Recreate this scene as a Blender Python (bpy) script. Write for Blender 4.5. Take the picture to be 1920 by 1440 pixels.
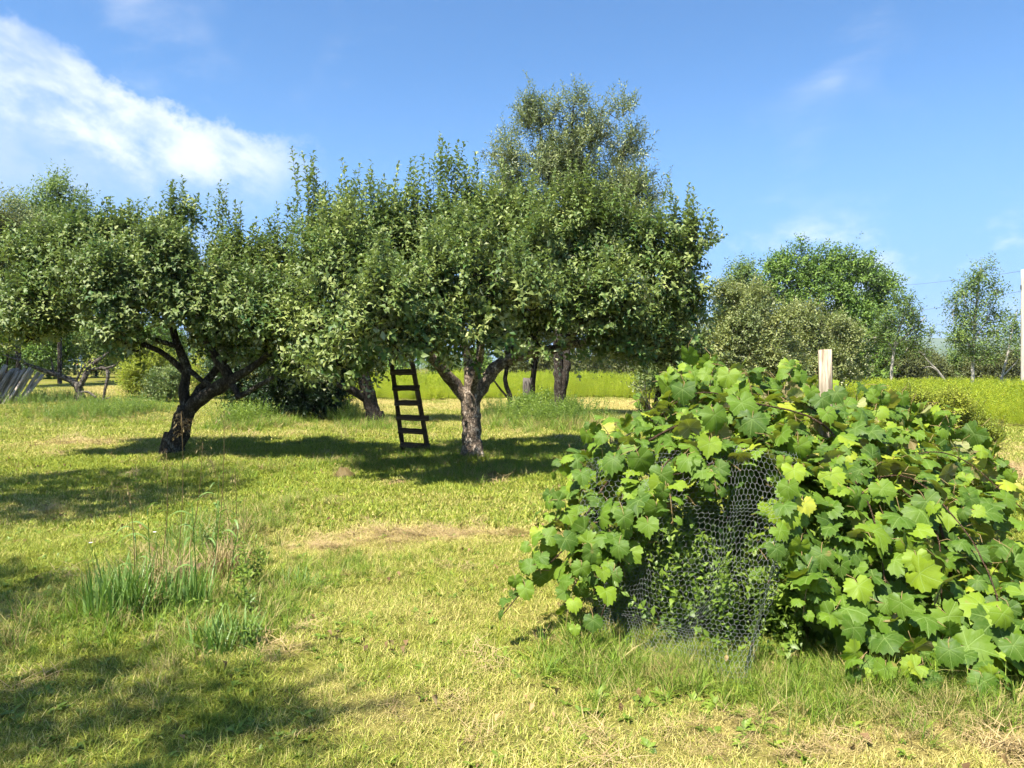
import bpy, math, random
import numpy as np
from mathutils import Vector, Euler, Matrix

for o in list(bpy.data.objects):
    bpy.data.objects.remove(o)
scene = bpy.context.scene
COL = scene.collection

# ------------------------------------------------------------------ camera
F, CX, HY, EYE = 1442.0, 960.0, 690.0, 1.6      # focal length and horizon row of a 1920 x 1440 frame
cam_data = bpy.data.cameras.new('camera')
cam_data.sensor_fit = 'HORIZONTAL'
cam_data.sensor_width = 36.0
cam_data.lens = 36.0 * F / 1920.0
cam_data.shift_y = -(720 - HY) / 1920.0
cam_data.clip_start = 0.05
cam_data.clip_end = 9000
cam = bpy.data.objects.new('camera', cam_data)
COL.objects.link(cam)
cam.location = (0, 0, EYE)
cam.rotation_euler = (math.radians(90), 0, 0)
scene.camera = cam

# ------------------------------------------------------------------ light
SUN_EL = math.radians(60)
SUN_AZ = Vector((-0.66, -0.75, 0)).normalized()          # towards the sun, seen from above
SUN_DIR = Vector((SUN_AZ.x * math.cos(SUN_EL), SUN_AZ.y * math.cos(SUN_EL), math.sin(SUN_EL)))
sun_data = bpy.data.lights.new('sun', 'SUN')
sun_data.energy = 5.0
sun_data.angle = math.radians(0.53)
sun_data.color = (1.0, 0.94, 0.84)
sun = bpy.data.objects.new('sun', sun_data)
COL.objects.link(sun)
sun.rotation_euler = SUN_DIR.to_track_quat('Z', 'Y').to_euler()
sun.location = (-6, -10, 20)

world = bpy.data.worlds.new('World')
scene.world = world
world.use_nodes = True
wt = world.node_tree
wt.nodes.clear()


class NB:
    """tiny helper to write node maths"""
    def __init__(self, tree):
        self.t = tree

    def new(self, kind, **kw):
        n = self.t.nodes.new(kind)
        for k, v in kw.items():
            setattr(n, k, v)
        return n

    def put(self, sock, v):
        if isinstance(v, bpy.types.NodeSocket):
            self.t.links.new(v, sock)
        elif v is not None:
            sock.default_value = v

    def m(self, op, a, b=None, c=None, clamp=False):
        n = self.new('ShaderNodeMath', operation=op, use_clamp=clamp)
        for i, v in enumerate((a, b, c)):
            if v is not None:
                self.put(n.inputs[i], v)
        return n.outputs[0]

    def ramp(self, v, lo, hi, a=0.0, b=1.0):
        n = self.new('ShaderNodeMapRange', interpolation_type='SMOOTHSTEP')
        self.put(n.inputs[0], v)
        n.inputs[1].default_value, n.inputs[2].default_value = lo, hi
        n.inputs[3].default_value, n.inputs[4].default_value = a, b
        return n.outputs[0]

    def mix(self, f, a, b, blend='MIX'):
        n = self.new('ShaderNodeMix', data_type='RGBA', blend_type=blend)
        self.put(n.inputs[0], f)
        for s, v in ((n.inputs[6], a), (n.inputs[7], b)):
            if isinstance(v, tuple) and len(v) == 3:
                v = v + (1.0,)
            self.put(s, v)
        return n.outputs[2]

    def noise(self, vec, scale, detail=3.0, rough=0.55, w=None, dist=0.0):
        n = self.new('ShaderNodeTexNoise')
        if w is not None:
            n.noise_dimensions = '4D'
            n.inputs['W'].default_value = w
        if vec is not None:
            self.put(n.inputs['Vector'], vec)
        n.inputs['Scale'].default_value = scale
        n.inputs['Detail'].default_value = detail
        n.inputs['Roughness'].default_value = rough
        n.inputs['Distortion'].default_value = dist
        return n.outputs['Fac']

    def comb(self, x, y, z):
        n = self.new('ShaderNodeCombineXYZ')
        for i, v in enumerate((x, y, z)):
            self.put(n.inputs[i], v)
        return n.outputs[0]

    def sep(self, v):
        n = self.new('ShaderNodeSeparateXYZ')
        self.put(n.inputs[0], v)
        return n.outputs


def build_world():
    b = NB(wt)
    sky = b.new('ShaderNodeTexSky', sky_type='NISHITA')
    sky.sun_disc = False
    sky.sun_elevation = SUN_EL
    sky.sun_rotation = math.atan2(SUN_AZ.x, SUN_AZ.y)
    sky.altitude = 300
    sky.air_density = 1.0
    sky.dust_density = 0.6
    sky.ozone_density = 1.6
    tc = b.new('ShaderNodeTexCoord')
    d = b.sep(tc.outputs['Generated'])
    el = b.m('MAXIMUM', d[2], 0.02)
    # clouds lie on a flat layer overhead: project the view ray on that layer
    cx = b.m('DIVIDE', d[0], b.m('ADD', el, 0.18))
    cy = b.m('DIVIDE', d[1], b.m('ADD', el, 0.18))
    # angles used to place the one big streak of cloud
    u = b.m('ARCTAN2', d[0], d[1])
    v = b.m('ARCSINE', d[2])
    uv = b.comb(u, v, 0.0)
    s = b.m('ADD', b.m('MULTIPLY', u, 0.958), b.m('MULTIPLY', v, -0.286))
    t = b.m('ADD', b.m('MULTIPLY', u, 0.286), b.m('MULTIPLY', v, 0.958))
    st = b.comb(b.m('MULTIPLY', s, 0.55), t, 0.0)
    n1 = b.noise(st, 7.0, 6, 0.58, dist=0.25)
    n2 = b.noise(st, 17.0, 6, 0.6, dist=0.2)
    nf = b.noise(uv, 30.0, 6, 0.65)
    wob = b.m('ADD', b.m('MULTIPLY', b.m('SUBTRACT', n1, 0.5), 0.10), b.m('ADD', b.m('MULTIPLY', b.m('SUBTRACT', n2, 0.5), 0.07), b.m('MULTIPLY', b.m('SUBTRACT', nf, 0.5), 0.05)))
    t2 = b.m('ADD', t, wob)
    tl = b.m('SUBTRACT', t2, b.m('ADD', 0.14, b.m('MULTIPLY', b.m('ADD', s, 0.33), 0.41)))
    upper = b.ramp(t2, 0.182, 0.158, 0, 1)
    lower = b.ramp(tl, -0.06, 0.06, 0, 1)
    endr = b.ramp(b.m('ADD', s, b.m('MULTIPLY', wob, 1.3)), -0.285, -0.37, 0, 1)
    body = b.m('MULTIPLY', b.m('MULTIPLY', upper, lower), endr)
    body = b.m('MULTIPLY', body, b.ramp(b.m('ADD', b.m('MULTIPLY', n1, 0.55), b.m('MULTIPLY', n2, 0.45)), 0.36, 0.58, 0.3, 1.0))
    # second, lower veil
    lowv = b.m('MULTIPLY', b.ramp(t2, 0.08, 0.0, 0, 1), b.ramp(b.m('ADD', u, b.m('MULTIPLY', wob, 1.5)), -0.26, -0.46, 0, 1))
    lowv = b.m('MULTIPLY', lowv, b.ramp(n1, 0.36, 0.60, 0.15, 0.85))
    lowv = b.m('MULTIPLY', lowv, b.ramp(v, 0.15, 0.24, 0.0, 1.0))
    # thin wisps everywhere
    wv = b.comb(cx, cy, 0.3)
    w1 = b.noise(wv, 1.7, 7, 0.6, dist=0.3)
    w2 = b.noise(uv, 3.2, 4, 0.6, w=2.0)
    wisp = b.m('MULTIPLY', b.ramp(w1, 0.52, 0.82, 0, 0.5), b.ramp(w2, 0.50, 0.68, 0, 1))
    # a few faint puffs low on the right
    puff = b.m('MULTIPLY', b.ramp(b.noise(b.comb(u, b.m('MULTIPLY', v, 1.7), 0.0), 6.0, 5, 0.6, w=4.3), 0.50, 0.70, 0, 0.75), b.m('MULTIPLY', b.ramp(v, 0.22, 0.13, 0, 1), b.ramp(v, 0.02, 0.08, 0, 1)))
    cover = b.m('MAXIMUM', b.m('MAXIMUM', b.m('MULTIPLY', body, 0.86), lowv), b.m('MAXIMUM', wisp, puff), clamp=True)
    lit = b.ramp(b.m('ADD', b.m('MULTIPLY', n2, 0.5), b.m('MULTIPLY', b.ramp(t2, 0.05, 0.15), 0.55)), 0.35, 0.85)
    ccol = b.mix(lit, (3.9, 5.1, 6.6), (7.6, 7.9, 8.2))
    tint = b.mix(1.0, sky.outputs[0], (0.78, 1.16, 1.46), 'MULTIPLY')
    haze = b.mix(b.ramp(v, 0.40, -0.02, 0.0, 0.90), tint, (1.9, 3.6, 7.2))
    col = b.mix(cover, haze, ccol)
    bg = b.new('ShaderNodeBackground')
    b.put(bg.inputs['Color'], col)
    bg.inputs['Strength'].default_value = 0.056
    out = b.new('ShaderNodeOutputWorld')
    wt.links.new(bg.outputs[0], out.inputs[0])


build_world()
vs = scene.view_settings
vs.view_transform = 'Standard'
vs.look = 'None'
vs.exposure = 1.48
vs.gamma = 1.0
vs.use_curve_mapping = False
scene.render.engine = 'CYCLES'
cy = scene.cycles
cy.max_bounces = 7
cy.diffuse_bounces = 2
cy.use_adaptive_sampling = True
cy.adaptive_threshold = 0.03
cy.glossy_bounces = 2
cy.transmission_bounces = 4
cy.transparent_max_bounces = 4
cy.volume_bounces = 0
cy.use_denoising = True
cy.caustics_reflective = False
cy.caustics_refractive = False

# ------------------------------------------------------------------ helpers
rng = np.random.default_rng(7)


def sstep(a, b, x):
    t = np.clip((x - a) / (b - a), 0, 1)
    return t * t * (3 - 2 * t)


def H(x, y):
    """height of the ground"""
    x = np.asarray(x, float)
    y = np.asarray(y, float)
    h = 0.020 * np.sin(x * 1.3 + 0.7) * np.sin(y * 1.1 + 0.3) + 0.012 * np.sin(x * 3.1 + y * 2.3) + 0.008 * np.sin(x * 5.3 - y * 4.1 + 1)
    h = h * np.clip(1.2 - y / 60, 0.2, 1)
    h = h + 1.0 * sstep(-9, -22, x) * sstep(24, 60, y)
    h = h + 0.33 * np.exp(-(((x + 16.0) / 4.2) ** 2 + ((y - 27.0) / 2.6) ** 2))
    h = h + 0.05 * np.exp(-(((x + 2.45) / 0.6) ** 2 + ((y - 5.6) / 0.7) ** 2))
    h = h + 0.05 * np.exp(-(((x - 1.5) / 1.3) ** 2 + ((y - 4.8) / 0.9) ** 2))
    h = h + 0.10 * np.exp(-(((x + 0.68) / 0.7) ** 2 + ((y - 13.0) / 0.7) ** 2))
    h = h + 0.10 * np.exp(-(((x + 6.0) / 0.8) ** 2 + ((y - 13.7) / 0.8) ** 2))
    return h


def P(px, py, d):
    return np.array(((px - CX) / F * d, d, EYE - (py - HY) / F * d))


def G(px, py):
    """point of the (flat) ground under a pixel"""
    d = F * EYE / (py - HY)
    x = (px - CX) / F * d
    return np.array((x, d))


def new_mesh(name, verts, faces, attrs=None, mats=(), smooth=False, uv=None, mat_index=None):
    """faces: list of int arrays (n,3) and/or (n,4)"""
    me = bpy.data.meshes.new(name)
    verts = np.asarray(verts, np.float32)
    me.vertices.add(len(verts))
    me.vertices.foreach_set('co', verts.ravel())
    if not isinstance(faces, (list, tuple)):
        faces = [faces]
    faces = [np.asarray(f, np.int32) for f in faces if len(f)]
    if faces:
        nl = sum(f.size for f in faces)
        nf = sum(len(f) for f in faces)
        me.loops.add(nl)
        me.polygons.add(nf)
        vi = np.concatenate([f.ravel() for f in faces])
        me.loops.foreach_set('vertex_index', vi)
        tot = np.concatenate([np.full(len(f), f.shape[1], np.int32) for f in faces])
        start = np.concatenate([[0], np.cumsum(tot)[:-1]]).astype(np.int32)
        me.polygons.foreach_set('loop_start', start)
        if smooth:
            me.polygons.foreach_set('use_smooth', np.ones(nf, bool))
        if mat_index is not None:
            me.polygons.foreach_set('material_index', np.asarray(mat_index, np.int32))
        if uv is not None:
            lay = me.uv_layers.new(name='UVMap')
            lay.data.foreach_set('uv', np.asarray(uv, np.float32)[vi].ravel())
    for k, v in (attrs or {}).items():
        v = np.asarray(v, np.float32)
        if v.ndim == 1:
            a = me.attributes.new(k, 'FLOAT', 'POINT')
            a.data.foreach_set('value', v)
        else:
            a = me.attributes.new(k, 'FLOAT_VECTOR', 'POINT')
            a.data.foreach_set('vector', v.ravel())
    for mt in mats:
        me.materials.append(mt)
    me.update(calc_edges=True)
    return me


def add_obj(name, me, parent=None, loc=None):
    o = bpy.data.objects.new(name, me)
    COL.objects.link(o)
    if parent is not None:
        o.parent = parent
    if loc is not None:
        o.location = loc
    return o


def tag(o, label=None, cat=None, group=None, kind=None):
    for k, v in (('label', label), ('category', cat), ('group', group), ('kind', kind)):
        if v:
            o[k] = v
    return o


def empty(name, loc=(0, 0, 0)):
    o = bpy.data.objects.new(name, None)
    COL.objects.link(o)
    o.location = loc
    o.empty_display_size = 0.1
    return o


class Acc:
    """collects verts / tris / quads"""
    def __init__(self):
        self.v, self.t, self.q, self.a, self.n = [], [], [], [], 0

    def add(self, v, tris=None, quads=None, a=None):
        v = np.asarray(v, float).reshape(-1, 3)
        if tris is not None and len(tris):
            self.t.append(np.asarray(tris, int) + self.n)
        if quads is not None and len(quads):
            self.q.append(np.asarray(quads, int) + self.n)
        self.v.append(v)
        self.a.append(np.full(len(v), 0.0) if a is None else np.broadcast_to(np.asarray(a, float), (len(v),)))
        self.n += len(v)

    def mesh(self, name, mats=(), smooth=False):
        f = []
        if self.t:
            f.append(np.concatenate(self.t))
        if self.q:
            f.append(np.concatenate(self.q))
        return new_mesh(name, np.concatenate(self.v), f, {'lv': np.concatenate(self.a)}, mats, smooth)


def unit(v):
    v = np.asarray(v, float)
    return v / np.maximum(np.linalg.norm(v, axis=-1, keepdims=True), 1e-9)


def tube(acc, pts, rad, sides=6, cap=True, rough=0.0, r=None, a=0.0):
    pts = np.asarray(pts, float)
    rad = np.broadcast_to(np.asarray(rad, float), (len(pts),))
    n = len(pts)
    tan = unit(np.gradient(pts, axis=0))
    ref = np.array((0.0, 0.0, 1.0)) if abs(tan[0, 2]) < 0.9 else np.array((1.0, 0.0, 0.0))
    u = unit(np.cross(tan[0], ref))
    ang = np.arange(sides) / sides * 2 * math.pi
    ca, sa = np.cos(ang)[:, None], np.sin(ang)[:, None]
    out = np.empty((n, sides, 3))
    for i in range(n):
        u = unit(u - tan[i] * np.dot(u, tan[i]))
        w = np.cross(tan[i], u)
        rr = rad[i]
        if rough:
            rr = rad[i] * (1 + rough * (r or rng).standard_normal((sides, 1)))
        out[i] = pts[i] + rr * (ca * u + sa * w)
    idx = np.arange(n * sides).reshape(n, sides)
    nx = np.roll(idx, -1, axis=1)
    quads = np.stack([idx[:-1], nx[:-1], nx[1:], idx[1:]], -1).reshape(-1, 4)
    v = out.reshape(-1, 3)
    tris = None
    if cap:
        v = np.concatenate([v, pts[-1:] + tan[-1:] * rad[-1] * 0.3])
        tris = np.stack([idx[-1], nx[-1], np.full(sides, n * sides)], -1)
    acc.add(v, tris, quads, a)


def spline(ctrl, step):
    """Catmull-Rom through control rows (any width), sampled about every step metres"""
    c = np.asarray(ctrl, float)
    if len(c) == 2:
        k = max(2, int(np.linalg.norm(c[1, :3] - c[0, :3]) / step) + 1)
        return c[0] + (c[1] - c[0]) * np.linspace(0, 1, k)[:, None]
    p = np.concatenate([[2 * c[0] - c[1]], c, [2 * c[-1] - c[-2]]])
    out = []
    for i in range(1, len(p) - 2):
        k = max(1, int(np.linalg.norm(p[i + 1, :3] - p[i, :3]) / step))
        t = (np.arange(k) / k)[:, None]
        a, b, d, e = p[i - 1], p[i], p[i + 1], p[i + 2]
        out.append(0.5 * (2 * b + (d - a) * t + (2 * a - 5 * b + 4 * d - e) * t ** 2 + (3 * b - a - 3 * d + e) * t ** 3))
    out.append(p[-2][None])
    return np.concatenate(out)


# ------------------------------------------------------------------ materials
def new_mat(name):
    m = bpy.data.materials.new(name)
    m.use_nodes = True
    m.node_tree.nodes.clear()
    b = NB(m.node_tree)
    out = b.new('ShaderNodeOutputMaterial')
    return m, b, out


def attr(b, name, typ='GEOMETRY'):
    n = b.new('ShaderNodeAttribute', attribute_name=name, attribute_type=typ)
    return n.outputs['Fac']


def principled(b, col, rough=0.8, spec=0.3, normal=None):
    p = b.new('ShaderNodeBsdfPrincipled')
    if isinstance(col, tuple) and len(col) == 3:
        col = col + (1.0,)
    b.put(p.inputs['Base Color'], col)
    b.put(p.inputs['Roughness'], rough)
    p.inputs['Specular IOR Level'].default_value = spec
    if normal is not None:
        b.put(p.inputs['Normal'], normal)
    return p.outputs[0]


def bump(b, h, strength=0.5, dist=0.02):
    n = b.new('ShaderNodeBump')
    n.inputs['Strength'].default_value = strength
    n.inputs['Distance'].default_value = dist
    b.put(n.inputs['Height'], h)
    return n.outputs[0]


def leaf_mat(name, dark, light, under, trans=None, tfac=0.3, rough=0.42, spec=0.45, sick=None):
    m, b, out = new_mat(name)
    lv = attr(b, 'lv')
    col = b.mix(lv, dark, light)
    if sick:
        col = b.mix(b.ramp(lv, 0.93, 0.97), col, sick)
    geo = b.new('ShaderNodeNewGeometry')
    nz = b.noise(geo.outputs['Position'], 1.1, 2, 0.5)
    hs = b.new('ShaderNodeHueSaturation')
    b.put(hs.inputs['Color'], col)
    b.put(hs.inputs['Value'], b.ramp(nz, 0.3, 0.7, 0.78, 1.22))
    b.put(hs.inputs['Hue'], b.ramp(nz, 0.3, 0.7, 0.512, 0.488))
    col = hs.outputs[0]
    both = b.mix(geo.outputs['Backfacing'], col, under)
    sh = principled(b, both, rough, spec)
    tr = b.new('ShaderNodeBsdfTranslucent')
    b.put(tr.inputs[0], b.mix(0.5, col, trans or light))
    mx = b.new('ShaderNodeMixShader')
    mx.inputs[0].default_value = tfac
    b.t.links.new(sh, mx.inputs[1])
    b.t.links.new(tr.outputs[0], mx.inputs[2])
    b.t.links.new(mx.outputs[0], out.inputs[0])
    return m


def bark_mat(name, c1, c2, lichen=(0.42, 0.42, 0.36), lfac=0.5, scale=14, stretch=0.35):
    m, b, out = new_mat(name)
    tc = b.new('ShaderNodeTexCoord')
    s = b.sep(tc.outputs['Object'])
    v = b.comb(s[0], s[1], b.m('MULTIPLY', s[2], stretch))
    n1 = b.noise(v, scale, 6, 0.65, dist=0.4)
    n2 = b.noise(tc.outputs['Object'], scale * 0.55, 5, 0.6)
    n3 = b.noise(tc.outputs['Object'], scale * 4, 3, 0.6)
    vo = b.new('ShaderNodeTexVoronoi', feature='DISTANCE_TO_EDGE')
    wv = b.new('ShaderNodeVectorMath', operation='ADD')
    b.put(wv.inputs[0], v)
    b.put(wv.inputs[1], b.comb(b.m('MULTIPLY', n1, 0.09), b.m('MULTIPLY', n2, 0.09), b.m('MULTIPLY', n3, 0.03)))
    b.put(vo.inputs['Vector'], wv.outputs[0])
    vo.inputs['Scale'].default_value = scale * 1.9
    plate = b.ramp(vo.outputs['Distance'], 0.02, 0.16)
    col = b.mix(b.ramp(n1, 0.32, 0.68), c1, c2)
    col = b.mix(b.m('MULTIPLY', b.ramp(n2, 0.5, 0.64), lfac), col, lichen)
    col = b.mix(b.m('MULTIPLY', b.m('SUBTRACT', 1.0, plate), 0.7), col, tuple(q * 0.5 for q in c1))
    h = b.m('ADD', b.m('ADD', n1, b.m('MULTIPLY', n3, 0.35)), plate)
    sh = principled(b, col, 0.9, 0.15, bump(b, h, 0.9, 0.03))
    b.t.links.new(sh, out.inputs[0])
    return m


def wood_mat(name, c1, c2, axis=2, scale=22, stain=None):
    m, b, out = new_mat(name)
    tc = b.new('ShaderNodeTexCoord')
    s = list(b.sep(tc.outputs['Object']))
    s[axis] = b.m('MULTIPLY', s[axis], 0.06)
    v = b.comb(*s)
    n1 = b.noise(v, scale, 5, 0.6, dist=0.5)
    n2 = b.noise(v, scale * 3.5, 3, 0.6)
    n3 = b.noise(tc.outputs['Object'], 4.0, 4, 0.6)
    g = b.m('ADD', b.m('MULTIPLY', n1, 0.65), b.m('MULTIPLY', n2, 0.35))
    col = b.mix(b.ramp(g, 0.36, 0.62), c1, c2)
    if stain:
        col = b.mix(b.m('MULTIPLY', b.ramp(n3, 0.52, 0.68), 0.6), col, stain)
    oi = b.new('ShaderNodeObjectInfo')
    hs = b.new('ShaderNodeHueSaturation')
    b.put(hs.inputs['Color'], col)
    b.put(hs.inputs['Value'], b.ramp(oi.outputs['Random'], 0, 1, 0.8, 1.2))
    sh = principled(b, hs.outputs[0], 0.85, 0.2, bump(b, g, 0.6, 0.006))
    b.t.links.new(sh, out.inputs[0])
    return m


M = {}
M['apple_leaf'] = leaf_mat('apple_leaf', (0.030, 0.094, 0.015), (0.245, 0.280, 0.082), (0.38, 0.41, 0.22), (0.24, 0.38, 0.04), 0.16, 0.5, 0.28)
M['apple_leaf_dark'] = leaf_mat('apple_leaf_dark', (0.026, 0.085, 0.015), (0.215, 0.250, 0.072), (0.36, 0.39, 0.20), (0.22, 0.36, 0.04), 0.16, 0.5, 0.28)
M['apple_leaf_pale'] = leaf_mat('apple_leaf_pale', (0.075, 0.125, 0.026), (0.31, 0.33, 0.115), (0.46, 0.47, 0.27), (0.28, 0.34, 0.07), 0.22, 0.45, 0.4)
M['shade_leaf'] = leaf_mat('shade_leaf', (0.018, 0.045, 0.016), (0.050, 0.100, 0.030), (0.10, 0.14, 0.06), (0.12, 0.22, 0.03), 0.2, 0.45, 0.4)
M['willow_leaf'] = leaf_mat('willow_leaf', (0.095, 0.145, 0.045), (0.30, 0.33, 0.13), (0.42, 0.45, 0.27), (0.2, 0.28, 0.06), 0.2, 0.45, 0.4)
M['ash_leaf'] = leaf_mat('ash_leaf', (0.060, 0.135, 0.020), (0.200, 0.300, 0.048), (0.16, 0.22, 0.09), (0.22, 0.38, 0.06), 0.25, 0.5, 0.3)
M['ash_leaf_soft'] = leaf_mat('ash_leaf_soft', (0.075, 0.145, 0.030), (0.205, 0.280, 0.065), (0.2, 0.25, 0.11), (0.26, 0.38, 0.08), 0.28, 0.5, 0.3)
M['scrub_leaf'] = leaf_mat('scrub_leaf', (0.075, 0.100, 0.030), (0.165, 0.175, 0.060), (0.18, 0.18, 0.09), (0.22, 0.26, 0.06), 0.2, 0.6, 0.2)
M['yellow_leaf'] = leaf_mat('yellow_leaf', (0.150, 0.220, 0.020), (0.42, 0.46, 0.055), (0.36, 0.40, 0.10), (0.45, 0.52, 0.06), 0.3, 0.5, 0.3, sick=(0.45, 0.26, 0.08))
M['rusty_leaf'] = leaf_mat('rusty_leaf', (0.11, 0.075, 0.025), (0.22, 0.16, 0.05), (0.22, 0.17, 0.07), (0.3, 0.2, 0.05), 0.2, 0.6, 0.2)
M['weed_leaf'] = leaf_mat('weed_leaf', (0.070, 0.130, 0.016), (0.215, 0.300, 0.036), (0.18, 0.27, 0.09), (0.30, 0.46, 0.06), 0.3, 0.45, 0.4)
M['goldenrod'] = leaf_mat('goldenrod', (0.180, 0.275, 0.026), (0.430, 0.500, 0.050), (0.36, 0.42, 0.08), (0.60, 0.68, 0.05), 0.42, 0.5, 0.25, sick=(0.62, 0.52, 0.05))
M['bark'] = bark_mat('bark', (0.034, 0.026, 0.020), (0.105, 0.083, 0.064), (0.30, 0.29, 0.24), 0.4)
M['bark_pale'] = bark_mat('bark_pale', (0.12, 0.088, 0.064), (0.36, 0.28, 0.205), (0.58, 0.50, 0.40), 0.75, 13, 0.6)
M['bark_dark'] = bark_mat('bark_dark', (0.020, 0.016, 0.013), (0.070, 0.055, 0.042), (0.2, 0.2, 0.17), 0.25)
M['bark_grey'] = bark_mat('bark_grey', (0.07, 0.058, 0.046), (0.24, 0.20, 0.165), (0.42, 0.40, 0.34), 0.5)
M['bark_birch'] = bark_mat('bark_birch', (0.50, 0.45, 0.38), (0.66, 0.61, 0.54), (0.70, 0.67, 0.60), 0.5)
M['twig'] = bark_mat('twig', (0.06, 0.042, 0.03), (0.14, 0.10, 0.075), lfac=0.1)
M['cane'] = bark_mat('cane', (0.09, 0.05, 0.028), (0.22, 0.14, 0.08), lfac=0.1, scale=40)
M['ladder_wood'] = wood_mat('ladder_wood', (0.034, 0.024, 0.017), (0.11, 0.082, 0.06), 2, 26)
M['ladder_wood_x'] = wood_mat('ladder_wood_x', (0.030, 0.020, 0.013), (0.080, 0.055, 0.036), 0, 26)
M['post_wood'] = wood_mat('post_wood', (0.20, 0.145, 0.09), (0.60, 0.51, 0.38), 2, 34, (0.20, 0.10, 0.065))
M['grey_wood'] = wood_mat('grey_wood', (0.14, 0.115, 0.095), (0.52, 0.46, 0.40), 2, 24, (0.12, 0.09, 0.07))
M['pole_wood'] = wood_mat('pole_wood', (0.26, 0.235, 0.205), (0.46, 0.42, 0.38), 2, 10)
M['stump_grey'] = wood_mat('stump_grey', (0.06, 0.05, 0.042), (0.20, 0.175, 0.15), 2, 24)
M['stump_wood'] = wood_mat('stump_wood', (0.06, 0.04, 0.024), (0.20, 0.14, 0.085), 2, 30)

# ------------------------------------------------------------------ ground
DRY = [  # px, py, half width px, half height px, amount
    (860, 1003, 170, 14, 0.75), (640, 1020, 80, 12, 0.5), (500, 1225, 60, 26, 0.7), (1270, 1265, 45, 30, 0.8), (1410, 1350, 100, 24, 0.85),
    (1720, 1380, 100, 34, 0.55), (1890, 1390, 50, 40, 0.9), (1890, 885, 110, 24, 1.0), (930, 890, 50, 10, 0.8), (740, 905, 40, 8, 0.6), (680, 1340, 110, 34, 0.5),
    (600, 1300, 90, 40, 0.35), (250, 1090, 70, 20, 0.5), (330, 1240, 90, 22, 0.35), (240, 745, 90, 7, 0.9), (900, 760, 240, 9, 0.75), (1180, 760, 160, 9, 0.8),
    (690, 755, 60, 6, 0.7), (100, 960, 60, 12, 0.3), (1560, 1420, 120, 40, 0.5), (300, 1290, 100, 30, 0.3), (850, 940, 220, 14, 0.3), (120, 835, 180, 14, 0.4), (645, 885, 20, 8, 1.0)]
LUSH = [(700, 840, 260, 26, 0.7), (560, 880, 180, 14, 0.6), (1020, 850, 120, 26, 0.6), (600, 1060, 110, 26, 0.6), (420, 1180, 120, 60, 0.7), (240, 1150, 90, 50, 0.7),
        (1380, 1240, 190, 50, 1.3), (1600, 1310, 160, 40, 0.9), (1100, 1240, 60, 40, 0.7), (1600, 1290, 120, 40, 0.6), (730, 1270, 40, 24, 0.5), (160, 1250, 160, 60, 0.4), (480, 1330, 80, 20, 0.4), (230, 880, 90, 14, 0.6)]


def vnoise(x, y, s, seed):
    """cheap value noise"""
    r = np.random.default_rng(seed)
    tab = r.random((64, 64))
    x = np.asarray(x, float) * s + 1000
    y = np.asarray(y, float) * s + 1000
    xi, yi = np.floor(x).astype(int), np.floor(y).astype(int)
    fx, fy = x - xi, y - yi
    fx, fy = fx * fx * (3 - 2 * fx), fy * fy * (3 - 2 * fy)
    a = tab[xi % 64, yi % 64]
    b_ = tab[(xi + 1) % 64, yi % 64]
    c = tab[xi % 64, (yi + 1) % 64]
    d = tab[(xi + 1) % 64, (yi + 1) % 64]
    return a + (b_ - a) * fx + (c - a) * fy + (a - b_ - c + d) * fx * fy


def dryness(x, y):
    x = np.asarray(x, float)
    y = np.asarray(y, float)
    n = 0.5 * vnoise(x, y, 0.55, 1) + 0.3 * vnoise(x, y, 1.6, 2) + 0.2 * vnoise(x, y, 5.0, 3)
    v = 0.25 + (n - 0.5) * 1.2
    wob = 0.6 + 0.8 * vnoise(x, y, 3.3, 5)
    for lst, sg in ((DRY, 1), (LUSH, -1)):
        for px, py, hw, hh, am in lst:
            d = F * EYE / (py - HY)
            gx = (px - CX) / F * d
            sx = hw / F * d
            sy = hh * d * d / (F * EYE)
            v = v + sg * am * wob * np.exp(-((x - gx) / sx) ** 2 - ((y - d) / sy) ** 2) * (0.85 if sg > 0 else 0.6)
    return np.clip(v, 0, 1)


def build_ground():
    ys = np.concatenate([np.arange(-14, 1.5, 0.6), np.arange(1.5, 9, 0.11), np.arange(9, 22, 0.25), np.arange(22, 60, 0.6), np.geomspace(60, 2900, 32)])
    t = np.concatenate([np.arange(0, 5, 0.12), np.arange(5, 14, 0.28), np.arange(14, 40, 0.8), np.geomspace(40, 2900, 26)])
    xs = np.unique(np.concatenate([-t, t]))
    X, Y = np.meshgrid(xs, ys, indexing='ij')
    Z = H(X, Y)
    Z = Z + (vnoise(X, Y, 7.0, 9) - 0.5) * 0.02 * (Y < 25)
    v = np.stack([X, Y, Z], -1).reshape(-1, 3)
    idx = np.arange(len(v)).reshape(X.shape)
    q = np.stack([idx[:-1, :-1], idx[1:, :-1], idx[1:, 1:], idx[:-1, 1:]], -1).reshape(-1, 4)
    m, b, out = new_mat('lawn_ground')
    geo = b.new('ShaderNodeNewGeometry')
    dry = attr(b, 'dry')
    n1 = b.noise(geo.outputs['Position'], 9.0, 6, 0.7)
    n2 = b.noise(geo.outputs['Position'], 60.0, 4, 0.7)
    f = b.m('ADD', dry, b.m('MULTIPLY', b.m('SUBTRACT', n2, 0.5), 0.8), clamp=True)
    col = b.mix(f, (0.150, 0.165, 0.022), (0.300, 0.240, 0.080))
    col = b.mix(b.ramp(n1, 0.35, 0.6, 0.55, 0.0), col, (0.055, 0.048, 0.024))
    sh = principled(b, col, 0.95, 0.05, bump(b, b.m('ADD', n2, n1), 0.8, 0.03))
    b.t.links.new(sh, out.inputs[0])
    me = new_mesh('ground', v, q, {'dry': dryness(v[:, 0], v[:, 1])}, [m], smooth=True)
    o = add_obj('ground', me)
    tag(o, 'gently uneven mown lawn ground with dry straw patches', 'ground', kind='structure')


build_ground()


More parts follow.
